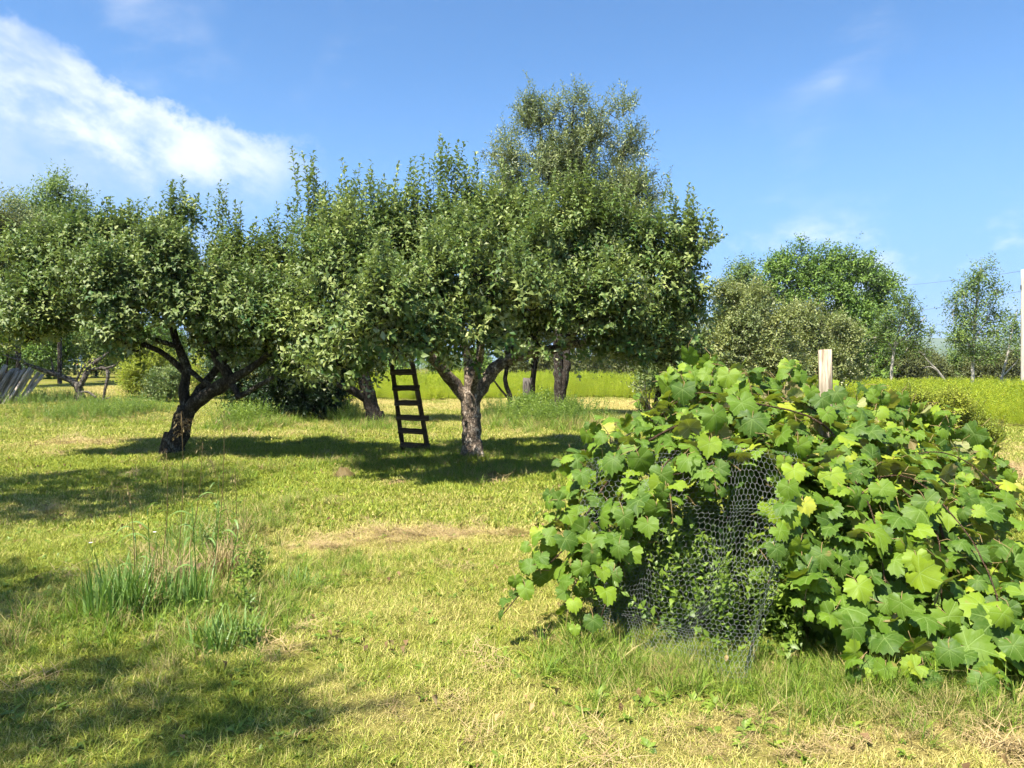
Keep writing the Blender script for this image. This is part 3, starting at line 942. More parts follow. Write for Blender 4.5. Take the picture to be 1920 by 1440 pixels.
def background_trees():
    # small trees behind the main apple
    simple_tree('orchard_tree', 'slim dark-trunked tree behind the sawn-off post', 'tree', 31, 1000, 27, [[(998, 785, 27, .13), (998, 740, 27, .12), (1001, 700, 27, .11), (1008, 660, 27, .1), (1020, 600, 27, .06)], [(1000, 690, 27, .07), (985, 650, 27, .05), (960, 610, 27, .03)]],
                [(985, 625, 27, 50), (1040, 615, 27, 55), (1095, 640, 27, 45), (1010, 570, 27, 60), (1130, 660, 27, 32)], 240, 5, 0.12, ('apple_leaf_dark', 'bark_dark'), width=0.45)
    simple_tree('orchard_tree', 'small crooked tree just right of the pale apple trunk', 'tree', 32, 958, 28, [[(957, 775, 28, .12), (955, 740, 28, .1), (946, 710, 28, .09), (952, 680, 28, .08), (950, 630, 28, .05)], [(956, 750, 28, .05), (938, 730, 28, .045), (920, 705, 28, .03), (915, 690, 28, .02)]],
                [(945, 640, 28, 42), (920, 620, 28, 45), (965, 610, 28, 45)], 130, 5, 0.12, ('apple_leaf_dark', 'bark_dark'), width=0.45)
    # right orchard trees
    simple_tree('apple_tree', 'round pale-topped apple tree behind the grapevine arch', 'tree', 33, 1385, 24, [[(1385, 790, 24, .18), (1385, 730, 24, .15), (1390, 660, 24, .1), (1390, 590, 24, .04)], [(1385, 710, 24, .1), (1340, 650, 24, .05)], [(1387, 690, 24, .1), (1435, 630, 24, .05)]],
                [(1390, 605, 24, 58), (1345, 645, 24, 55), (1440, 628, 24, 55), (1320, 690, 23.6, 42), (1400, 675, 23.5, 58), (1365, 570, 24, 28), (1420, 580, 24, 30), (1285, 690, 23.4, 40), (1460, 690, 24, 45)], 520, 6, 0.105, ('apple_leaf_pale', 'bark'), 'old apple trees in the orchard', (0.2, 0.4), 0.05)
    simple_tree('apple_tree', 'pale apple tree beside the tall broadleaf tree, behind the wooden post', 'tree', 34, 1535, 27, [[(1535, 780, 27, .17), (1535, 720, 27, .14), (1530, 650, 27, .08), (1528, 600, 27, .03)], [(1535, 710, 27, .08), (1575, 670, 27, .05)], [(1535, 700, 27, .08), (1495, 655, 27, .04)]],
                [(1520, 628, 27, 46), (1562, 662, 27, 48), (1490, 662, 26.8, 45), (1590, 700, 27, 36), (1540, 700, 26.5, 50), (1500, 600, 27, 26), (1580, 630, 27, 24)], 360, 6, 0.11, ('apple_leaf_pale', 'bark'), 'old apple trees in the orchard', (0.2, 0.42), 0.055)
    simple_tree('apple_tree', 'low apple tree between the main apple tree and the pale round one', 'tree', 35, 1235, 21, [[(1235, 795, 21, .15), (1235, 740, 21, .12), (1240, 660, 21, .07), (1245, 590, 21, .03)]],
                [(1235, 640, 21, 55), (1200, 670, 21, 42), (1275, 660, 21, 48), (1260, 600, 21, 48), (1245, 700, 20.7, 40), (1215, 720, 20.7, 26), (1285, 715, 20.7, 30)], 260, 6, 0.10, ('apple_leaf_dark', 'bark_dark'), 'old apple trees in the orchard', (0.2, 0.4), 0.05)
    # big broadleaf tree
    simple_tree('broadleaf_tree', 'large domed broadleaf tree beyond the field edge', 'tree', 36, 1590, 58, [[(1590, 730, 58, .5), (1588, 690, 58, .42), (1580, 620, 58, .32), (1570, 550, 58, .16), (1565, 500, 58, .05)], [(1585, 650, 58, .25), (1530, 560, 58, .12), (1490, 520, 58, .05)], [(1582, 630, 58, .22), (1630, 560, 58, .12), (1665, 540, 58, .05)], [(1580, 600, 58, .16), (1600, 530, 58, .1), (1610, 490, 58, .04)]],
                [(1465, 520, 58, 36), (1515, 505, 58, 38), (1570, 500, 58, 38), (1620, 515, 58, 38), (1660, 545, 58, 32), (1540, 545, 57, 40), (1600, 560, 57, 40), (1450, 555, 58, 28), (1640, 585, 58, 38), (1490, 565, 58, 34), (1600, 620, 57, 40), (1560, 610, 58, 34), (1620, 660, 57, 40), (1575, 680, 57, 38), (1650, 640, 58, 34), (1590, 720, 57, 30), (1640, 700, 57, 30)], 620, 6, 0.26, ('ash_leaf', 'bark'), length=(0.4, 0.8), spacing=0.13, start_r=0.03, shell=0.5, tight=0.92, upw=0.25)
    simple_tree('broadleaf_tree', 'narrow tree top peeping over the pale round apple tree', 'tree', 37, 1395, 64, [[(1395, 725, 64, .4), (1395, 620, 64, .28), (1395, 520, 64, .05)]],
                [(1395, 530, 64, 26), (1380, 555, 64, 26), (1412, 555, 64, 26), (1395, 600, 64, 38), (1370, 590, 64, 24)], 190, 5, 0.25, ('ash_leaf_soft', 'bark'), length=(0.5, 1.1), spacing=0.18, start_r=0.03)
    # small ash with tan top
    simple_tree('ash_tree', 'slender ash tree with thin tan-tinged upper leaves', 'tree', 38, 1672, 50, [[(1670, 745, 50, .10), (1672, 690, 50, .09), (1680, 640, 50, .08), (1695, 590, 50, .05)], [(1678, 650, 50, .07), (1720, 610, 50, .04), (1735, 595, 50, .02)], [(1676, 660, 50, .06), (1650, 615, 50, .03)]],
                [(1695, 590, 50, 26), (1715, 612, 50, 24), (1670, 605, 50, 24), (1735, 630, 50, 18), (1655, 640, 50, 26), (1700, 650, 50, 22), (1730, 660, 50, 14), (1685, 575, 50, 14)], 130, 4, 0.19, ('ash_leaf_soft', 'bark_birch'), length=(0.4, 0.8), spacing=0.15, start_r=0.02, shell=0.3)
    simple_tree('thin_tree', 'tall thin loose-leaved tree standing alone at the field edge', 'tree', 39, 1823, 45, [[(1823, 752, 45, .10), (1824, 700, 45, .09), (1826, 640, 45, .08), (1832, 560, 45, .06), (1840, 495, 45, .02)], [(1826, 660, 45, .05), (1800, 620, 45, .03), (1785, 590, 45, .015)], [(1827, 640, 45, .05), (1855, 590, 45, .03), (1868, 560, 45, .015)], [(1828, 620, 45, .05), (1808, 560, 45, .03), (1805, 535, 45, .015)]],
                [(1848, 505, 45, 14), (1838, 535, 45, 24), (1812, 545, 45, 20), (1862, 550, 45, 20), (1795, 580, 45, 22), (1830, 580, 45, 30), (1865, 590, 45, 20), (1820, 620, 45, 30), (1855, 630, 45, 24), (1790, 640, 45, 20), (1815, 655, 45, 26), (1780, 605, 45, 12), (1860, 660, 45, 14), (1838, 665, 45, 22)], 220, 4, 0.17, ('ash_leaf_soft', 'bark_birch'), length=(0.35, 0.7), spacing=0.14, start_r=0.012, shell=0.2, zmin=-0.95)
    simple_tree('thin_tree', 'crooked pale-stemmed sapling right beside the utility pole', 'tree', 40, 1876, 47, [[(1875, 750, 47, .09), (1878, 710, 47, .08), (1888, 670, 47, .06), (1898, 620, 47, .04), (1908, 580, 47, .015)], [(1880, 705, 47, .05), (1895, 690, 47, .035), (1905, 680, 47, .02)]],
                [(1905, 590, 47, 14), (1895, 620, 47, 18), (1912, 625, 47, 14), (1885, 640, 47, 14), (1902, 650, 47, 16), (1918, 655, 47, 12), (1890, 600, 47, 10)], 60, 3, 0.16, ('ash_leaf_soft', 'bark_birch'), length=(0.3, 0.6), spacing=0.14, start_r=0.01, shell=0.2, zmin=-0.95)
    # dead leaning stem by the scrub
    t = Tree('dead_tree', 'bare leaning dead stem in the brown scrub', 'tree', 41, gbase(1782, 52))
    t.limbs([[(1784, 745, 52, .11), (1772, 715, 52, .09), (1755, 692, 52, .07), (1738, 675, 52, .04), (1728, 660, 52, .02)], [(1757, 695, 52, .05), (1745, 688, 52, .04), (1730, 690, 52, .02)]], 6)
    t.finish(M['scrub_leaf'], M['bark_birch'])
    # left background
    simple_tree('broadleaf_tree', 'tall bluish green tree above the left orchard crown', 'tree', 42, 112, 46, [[(112, 740, 46, .13), (112, 600, 46, .12), (112, 480, 46, .1), (112, 370, 46, .04)]],
                [(112, 372, 46, 30), (88, 408, 46, 34), (140, 410, 46, 32), (112, 440, 46, 46), (70, 450, 46, 34), (160, 450, 46, 36), (110, 500, 46, 60)], 320, 5, 0.2, ('ash_leaf_soft', 'bark'), 'trees beyond the lawn on the left', (0.4, 0.9), 0.14, start_r=0.02)
    simple_tree('broadleaf_tree', 'grey-green tree at the left edge behind the orchard', 'tree', 43, 35, 42, [[(35, 740, 42, .13), (35, 600, 42, .12), (38, 430, 42, .05)]],
                [(40, 415, 42, 36), (10, 430, 42, 40), (60, 450, 42, 34), (30, 480, 42, 55), (-20, 470, 42, 50), (20, 550, 42, 60), (60, 560, 42, 50)], 340, 5, 0.19, ('willow_leaf', 'bark'), 'trees beyond the lawn on the left', (0.4, 0.8), 0.13, start_r=0.02)
    simple_tree('broadleaf_tree', 'brownish tree cut off by the left edge of the view', 'tree', 44, -30, 27, [[(-30, 770, 27, .2), (-25, 650, 27, .16), (-10, 520, 27, .08), (0, 430, 27, .03)]],
                [(-10, 430, 27, 40), (-15, 500, 27, 50), (5, 560, 27, 45), (-40, 470, 27, 50), (-20, 610, 27, 45)], 220, 5, 0.13, ('scrub_leaf', 'bark'), 'trees beyond the lawn on the left', (0.3, 0.6), 0.08)
    simple_tree('young_apple_tree', 'yellow-green young fruit tree low at the left edge', 'tree', 45, 10, 31, [[(10, 770, 31, .06), (12, 700, 31, .05), (20, 610, 31, .03)]],
                [(20, 600, 31, 36), (50, 630, 31, 30), (0, 640, 31, 30), (35, 575, 31, 26)], 130, 5, 0.10, ('yellow_leaf', 'bark'), None, (0.2, 0.4), 0.055)
    # far hedge row: individual scrubby shrubs
    specs = [(1655, 66, 690, 50, 'scrub_leaf', 'olive shrub under the slender ash'), (1705, 64, 685, 46, 'scrub_leaf', 'rounded olive shrub right of the slender ash stem'),
             (1752, 66, 705, 34, 'scrub_leaf', 'low brown shrub behind the leaning dead stem'), (1795, 70, 700, 32, 'ash_leaf_soft', 'green shrub between dead stem and tall thin tree'),
             (1845, 66, 702, 36, 'scrub_leaf', 'brown shrub right of the tall thin tree'), (1885, 64, 700, 32, 'scrub_leaf', 'brown shrub beside the crooked sapling'), (1935, 64, 700, 36, 'scrub_leaf', 'shrub behind the utility pole'),
             (1090, 62, 690, 34, 'scrub_leaf', 'grey-green shrub behind the field, right of the tall trunk'), (1150, 64, 682, 36, 'scrub_leaf', 'larger olive shrub behind the field in the gap under the apple limb'),
             (1205, 62, 690, 32, 'scrub_leaf', 'olive shrub behind the field near the low apple tree'), (1265, 66, 685, 34, 'ash_leaf', 'green shrub behind the field beyond the arch of vine'),
             (1030, 66, 690, 30, 'scrub_leaf', 'shrub seen between tall trunk and slim trunk'), (970, 66, 688, 30, 'scrub_leaf', 'shrub behind the field beyond the sawn-off post'),
             (900, 68, 688, 34, 'ash_leaf', 'shrub behind the field beyond the pale apple trunk'), (830, 68, 688, 34, 'ash_leaf_soft', 'shrub behind the field right of the ladder'),
             (760, 68, 686, 34, 'ash_leaf', 'shrub behind the field beyond the ladder'), (640, 68, 684, 40, 'ash_leaf', 'shrub behind the dark bush'), (400, 66, 660, 46, 'ash_leaf_soft', 'green shrub seen through the leaning apple fork'),
             (330, 68, 655, 44, 'ash_leaf', 'shrub behind the yellow-green bush'), (230, 70, 655, 44, 'ash_leaf', 'shrub at the end of the mown lane'), (140, 68, 640, 56, 'ash_leaf', 'shrub above the bare dead apple tree'),
             (50, 66, 640, 60, 'ash_leaf', 'shrub above the leaning wood stack'), (-5, 52, 655, 46, 'ash_leaf', 'leafy shrub cut by the left edge, behind the wood stack'), (92, 52, 652, 46, 'ash_leaf', 'leafy shrub right behind the dead apple limbs'), (180, 54, 650, 40, 'ash_leaf_soft', 'pale shrub left of the mown lane'), (290, 54, 650, 40, 'ash_leaf', 'tall shrub over the yellow-green bush'),
             (1330, 70, 690, 40, 'ash_leaf', 'shrub behind the round pale apple tree'), (1450, 72, 690, 40, 'ash_leaf', 'shrub left of the large domed tree')]
    for k, (px, d, py, q, mt, lab) in enumerate(specs):
        rr = np.random.default_rng(500 + k)
        lobes = [(px + rr.normal() * q * 0.35, py + rr.normal() * q * 0.18, d, q * (0.5 + 0.25 * rr.random())) for _ in range(4)] + [(px, py + q * 0.45, d, q * 0.75)]
        simple_tree('shrub', lab, 'shrub', 600 + k, px, d, [[(px, py + 60, d, .1), (px, py + 20, d, .08), (px + 4, py - 5, d, .03)], [(px, py + 30, d, .05), (px - q * .4, py, d, .02)], [(px, py + 30, d, .05), (px + q * .4, py, d, .02)]],
                    lobes, int(min(260, 110 * (q / 34) ** 1.6 * (1.5 if px > 1600 else 1.0))), 6, 0.25, (mt, 'bark'), 'shrubs along the far side of the field', (0.4, 0.9), 0.14, start_r=0.012, zmin=-0.95, width=0.4)


apple_main()
apple_left()
apple_mid()
dark_bush()
tall_tree()
background_trees()


def bushes():
    simple_tree('goldenrod_bush', 'bright yellow-green bush beside the mown lane, left of the leaning trunk', 'bush', 51, 275, 36, [[(275, 750, 36, .05), (275, 720, 36, .04), (276, 690, 36, .02)], [(275, 735, 36, .03), (255, 700, 36, .02)], [(275, 735, 36, .03), (300, 700, 36, .02)]],
                [(255, 705, 36, 26), (285, 690, 36, 26), (270, 725, 36, 26), (310, 705, 36.3, 22), (250, 730, 36, 18)], 170, 5, 0.14, ('yellow_leaf', 'twig'), None, (0.3, 0.6), 0.08, upw=1.0, width=0.3, zmin=-0.95)
    simple_tree('goldenrod_bush', 'yellow-green bush seen through the fork of the leaning apple trunk', 'bush', 55, 393, 37, [[(393, 750, 37, .05), (393, 720, 37, .04), (394, 695, 37, .02)]],
                [(395, 690, 37, 24), (370, 710, 37, 20), (410, 715, 37, 18), (390, 730, 37, 18)], 110, 5, 0.14, ('yellow_leaf', 'twig'), None, (0.3, 0.6), 0.08, upw=1.0, width=0.3, zmin=-0.95)
    simple_tree('rose_bush', 'dark green bush tucked against the yellow-green one', 'bush', 52, 312, 34, [[(312, 755, 34, .05), (312, 735, 34, .04), (313, 705, 34, .02)]],
                [(300, 725, 34, 22), (325, 715, 34, 22), (318, 738, 34, 18), (290, 740, 34, 14), (338, 735, 34, 14)], 150, 5, 0.12, ('apple_leaf_dark', 'twig'), None, (0.2, 0.4), 0.07, zmin=-0.95)
    simple_tree('spirea_bush', 'yellowish small-leaved bush behind the right end of the grapevine', 'bush', 53, 1790, 12.5, [[(1790, 868, 12.5, .03), (1790, 830, 12.5, .025), (1785, 780, 12.5, .012)], [(1790, 850, 12.5, .02), (1760, 800, 12.5, .012)], [(1790, 850, 12.5, .02), (1830, 810, 12.5, .012)]],
                [(1770, 790, 12.5, 44), (1810, 810, 12.5, 44), (1720, 775, 12.5, 34), (1745, 820, 12.4, 44), (1830, 835, 12.4, 30), (1790, 845, 12.3, 34), (1690, 765, 12.8, 26), (1850, 815, 12.6, 18)], 420, 5, 0.042, ('yellow_leaf', 'twig'), None, (0.1, 0.24), 0.02, upw=0.9, start_r=0.004, zmin=-0.9)
    simple_tree('elder_bush', 'low weedy bush round the feet of the slim and tall trunks', 'bush', 54, 1020, 25, [[(1020, 792, 25, .03), (1020, 770, 25, .025), (1018, 745, 25, .012)]],
                [(1000, 775, 25, 26), (1030, 770, 25, 24), (975, 785, 25, 18), (1060, 785, 24.8, 18), (1020, 790, 24.6, 24)], 170, 5, 0.09, ('weed_leaf', 'twig'), None, (0.15, 0.35), 0.05, start_r=0.005, zmin=-0.95)


bushes()


def dead_apple():
    t = Tree('dead_apple_tree', 'bare gnarled grey apple tree sprawling over the weedy mound', 'tree', 61, gbase(150, 28))
    t.thin = 0.78
    t.limbs([[(150, 770, 28, .24), (150, 745, 28, .2), (145, 722, 28, .18), (130, 712, 28, .14), (105, 702, 27.8, .12), (80, 694, 27.6, .10), (55, 685, 27.4, .08), (30, 674, 27.2, .05), (5, 665, 27, .03)],
             [(148, 728, 28, .14), (160, 705, 28, .13), (168, 690, 28.2, .13), (180, 678, 28.2, .10), (195, 668, 28.2, .06), (205, 660, 28.2, .03)],
             [(170, 693, 28.2, .07), (195, 690, 28.1, .07), (202, 697, 28, .08), (201, 715, 28, .07), (196, 735, 28, .06), (194, 750, 28, .05), (190, 762, 28, .05)],
             [(198, 691, 28, .05), (215, 685, 28, .04), (230, 672, 28, .02), (242, 668, 28, .012)], [(143, 715, 28, .05), (152, 695, 28, .05), (165, 680, 28, .04), (178, 672, 28, .03)],
             [(100, 700, 27.8, .05), (98, 685, 27.8, .04), (96, 670, 27.8, .02)], [(55, 685, 27.4, .05), (40, 676, 27.3, .035), (20, 660, 27.2, .02), (8, 650, 27, .01)],
             [(150, 735, 28, .06), (165, 735, 27.8, .05), (180, 745, 27.6, .05)], [(194, 748, 28, .03), (203, 746, 28, .02), (209, 744, 28, .01)]], 9, 0.12, 0.1)
    r = t.r
    nd = np.concatenate(t.nodes)
    st = nd[r.choice(np.where(nd[:, 2] > 1.5)[0], 34)]
    shoots(t.crown, t.trunk, st, unit(np.array((0, 0, 0.5)) + 0.8 * r.standard_normal((34, 3))), 0.3 + 0.4 * r.random(34), r, spacing=0.06, leaf=0.1, width=0.45, simple=True)
    t.finish(M['yellow_leaf'], M['bark_grey'])


dead_apple()


# ------------------------------------------------------------------ wooden things
def box_acc(acc, size, mat4=None, bevel=0.0):
    x, y, z = (s / 2 for s in size)
    v = np.array([(-x, -y, -z), (x, -y, -z), (x, y, -z), (-x, y, -z), (-x, -y, z), (x, -y, z), (x, y, z), (-x, y, z)], float)
    q = [(0, 3, 2, 1), (4, 5, 6, 7), (0, 1, 5, 4), (1, 2, 6, 5), (2, 3, 7, 6), (3, 0, 4, 7)]
    acc.add(v, None, q)


def beam(name, a, b_, w, t, mat, parent, face=(0, -1, 0), rough=0.004, seg=6, r=None):
    """plank from a to b_: local z along it, w wide, t thick, slightly worn"""
    r = r or rng
    a, b_ = np.asarray(a, float), np.asarray(b_, float)
    L = np.linalg.norm(b_ - a)
    zs = np.linspace(0, L, seg)
    c = 0.12 * min(w, t)
    ring = np.array([(-w / 2 + c, -t / 2), (w / 2 - c, -t / 2), (w / 2, -t / 2 + c), (w / 2, t / 2 - c), (w / 2 - c, t / 2), (-w / 2 + c, t / 2), (-w / 2, t / 2 - c), (-w / 2, -t / 2 + c)])
    v = []
    for z in zs:
        k = ring + r.standard_normal(ring.shape) * rough
        v.append(np.concatenate([k, np.full((8, 1), z)], 1))
    v = np.array(v)
    v[0, :, 2] += r.standard_normal(8) * rough
    v[-1, :, 2] += r.standard_normal(8) * rough
    idx = np.arange(seg * 8).reshape(seg, 8)
    nx = np.roll(idx, -1, axis=1)
    q = np.stack([idx[:-1], nx[:-1], nx[1:], idx[1:]], -1).reshape(-1, 4)
    vv = np.concatenate([v.reshape(-1, 3), [[0, 0, 0], [0, 0, L]]])
    tri = np.concatenate([np.stack([nx[0], idx[0], np.full(8, seg * 8)], -1), np.stack([idx[-1], nx[-1], np.full(8, seg * 8 + 1)], -1)])
    me = new_mesh(name, vv, [tri, q], None, [mat])
    o = add_obj(name, me, parent)
    z = Vector(b_ - a).normalized()
    y = -Vector(face)
    y = (y - z * y.dot(z)).normalized()
    x = y.cross(z)
    mt = Matrix((x, y, z)).transposed().to_4x4()
    mt.translation = Vector(a) - (parent.location if parent is not None else Vector((0, 0, 0)))
    o.matrix_basis = mt
    return o


def ladder():
    b = gbase(780, 14.5)
    root = empty('ladder', b)
    tag(root, 'dark weathered wooden ladder leaning up into the apple crown', 'ladder')
    lb, lt = gbase(757, 14.6), P(721, 585, 13.75)
    rb, rt = gbase(804, 14.4), P(757, 590, 13.6)
    lb[2] -= 0.03
    rb[2] -= 0.03
    face = (0.12, -1, 0.1)
    beam('rail', lb, lt, 0.085, 0.05, M['ladder_wood'], root, face)
    beam('rail', rb, rt, 0.085, 0.05, M['ladder_wood'], root, face)
    for py, ext in ((836, 0.02), (808, 0.0), (783, 0.10), (755, 0.0), (727, 0.02), (698, 0.0), (670, 0.0), (642, 0.0), (614, 0.0)):
        def at(a, c):
            z = EYE - (py - HY) / F * 14.3
            t = (z - a[2]) / (c[2] - a[2])
            return a + (c - a) * t
        p, q = at(lb, lt), at(rb, rt)
        dv = unit(q - p)
        p = p - dv * 0.04 + np.array((0, -0.045, 0))
        q = q + dv * (0.04 + ext) + np.array((0, -0.045, 0.01 * rng.normal()))
        beam('rung', p, q, 0.10, 0.028, M['ladder_wood'], root, (0, -1, 0.15))
    return root


ladder()


def posts():
    # wooden post in the vine
    d = 5.25
    x = (1546 - CX) / F * d
    o = beam('wooden_post', (x - 0.005, d, -0.3), (x + 0.012, d + 0.01, 1.6 - (656 - HY) / F * d), 0.080, 0.080, M['post_wood'], None, (-0.25, -1, 0), 0.0022, 9)
    tag(o, 'pale square wooden post standing up out of the grapevine', 'post')
    d = 26.6
    b = gbase(988, d)
    o = beam('sawn_post', b - np.array((0, 0, 0.2)), P(989, 709, d), 0.28, 0.26, M['stump_grey'], None, (-0.2, -1, 0), 0.008, 6)
    tag(o, 'grey sawn-off square post beside the slim dark tree', 'post')


posts()


def wood_stack():
    r = np.random.default_rng(81)
    k = 0
    words = ['first', 'second', 'third', 'fourth', 'fifth', 'sixth', 'seventh', 'eighth', 'ninth', 'tenth', 'eleventh', 'twelfth', 'thirteenth', 'fourteenth', 'fifteenth', 'sixteenth', 'seventeenth', 'eighteenth']
    for i in range(18):
        px0 = -46 + i * 4.9 + r.normal() * 1.2
        d = 27.2 + r.normal() * 0.12 + (i % 2) * 0.18
        a = P(px0, 756 + r.normal() * 2.0, d)
        a[2] = H(a[0], a[1]) + 0.02
        c = P(px0 + 42 + r.normal() * 4, 693 + r.normal() * 5 + (i > 14) * 14, d + 0.3)
        o = beam('wooden_rail', a, c, 0.09 + 0.06 * r.random(), 0.05 + 0.03 * r.random(), M['grey_wood'], None, (0.3 * r.normal(), -1, 0.4), 0.006, 5, r)
        tag(o, 'weathered grey rail in the leaning stack, %s counting from its right end' % words[17 - i], 'rail', 'weathered rails stacked at an angle')


wood_stack()


def utility():
    d = 44.0
    b = gbase(1919, d)
    acc = Acc()
    top = P(1918, 506, d)
    s = spline(np.array([np.append(b - np.array((0, 0, .3)), .14), np.append((b + top) / 2, .12), np.append(top, .10)]), 0.5)
    tube(acc, s[:, :3] - b, s[:, 3], 12, True, 0.01)
    root = empty('utility_pole', b)
    tag(root, 'pale utility pole at the right edge of the view', 'utility pole')
    add_obj('pole', acc.mesh('pole', [M['pole_wood']], True), root)
    a2 = Acc()
    tube(a2, np.array([(-0.16, -0.02, 6.35), (-0.16, -0.02, 6.1)]) - np.array((0, 0, 0)), 0.03, 8)
    m, bb, out = new_mat('insulator')
    bb.t.links.new(principled(bb, (0.07, 0.06, 0.055), 0.4, 0.5), out.inputs[0])
    add_obj('insulator', a2.mesh('insulator', [m], True), root)
    mw, bb, out = new_mat('wire_black')
    bb.t.links.new(principled(bb, (0.16, 0.17, 0.19), 0.5, 0.4), out.inputs[0])
    for k, (p0, p1, lab) in enumerate((((1660, 530, 70), (1917, 508, 44), 'topmost overhead wire running left from the utility pole'), ((1700, 578, 70), (1917, 545, 44), 'second overhead wire from the top of the utility pole'),
                                       ((1700, 605, 70), (1917, 590, 44), 'lowest overhead wire running left from the utility pole'))):
        a, c = P(*p0), P(*p1)
        a = c + (a - c) * 1.7
        tt = np.linspace(0, 1, 24)[:, None]
        pts = c + (a - c) * tt - np.array((0, 0, 1)) * (4 * 0.35 * tt * (1 - tt))
        ac = Acc()
        tube(ac, pts, 0.011, 5)
        o = add_obj('overhead_wire', ac.mesh('overhead_wire', [mw], True))
        tag(o, lab, 'wire', 'overhead wires')


utility()

# ------------------------------------------------------------------ chicken wire cage
def patch(grid, u, v):
    """bilinear-smooth point of a control grid; u across, v down, both 0..1 arrays"""
    g = np.asarray(grid, float)
    nr, nc = g.shape[:2]
    fu, fv = np.clip(u, 0, 1) * (nc - 1), np.clip(v, 0, 1) * (nr - 1)
    i, j = np.minimum(fu.astype(int), nc - 2), np.minimum(fv.astype(int), nr - 2)
    a, c = (fu - i)[:, None], (fv - j)[:, None]
    a, c = a * a * (3 - 2 * a) * 0.4 + a * 0.6, c * c * (3 - 2 * c) * 0.4 + c * 0.6
    return g[j, i] * (1 - a) * (1 - c) + g[j, i + 1] * a * (1 - c) + g[j + 1, i] * (1 - a) * c + g[j + 1, i + 1] * a * c


def to3(rows):
    return [[P(*q) for q in row] for row in rows]


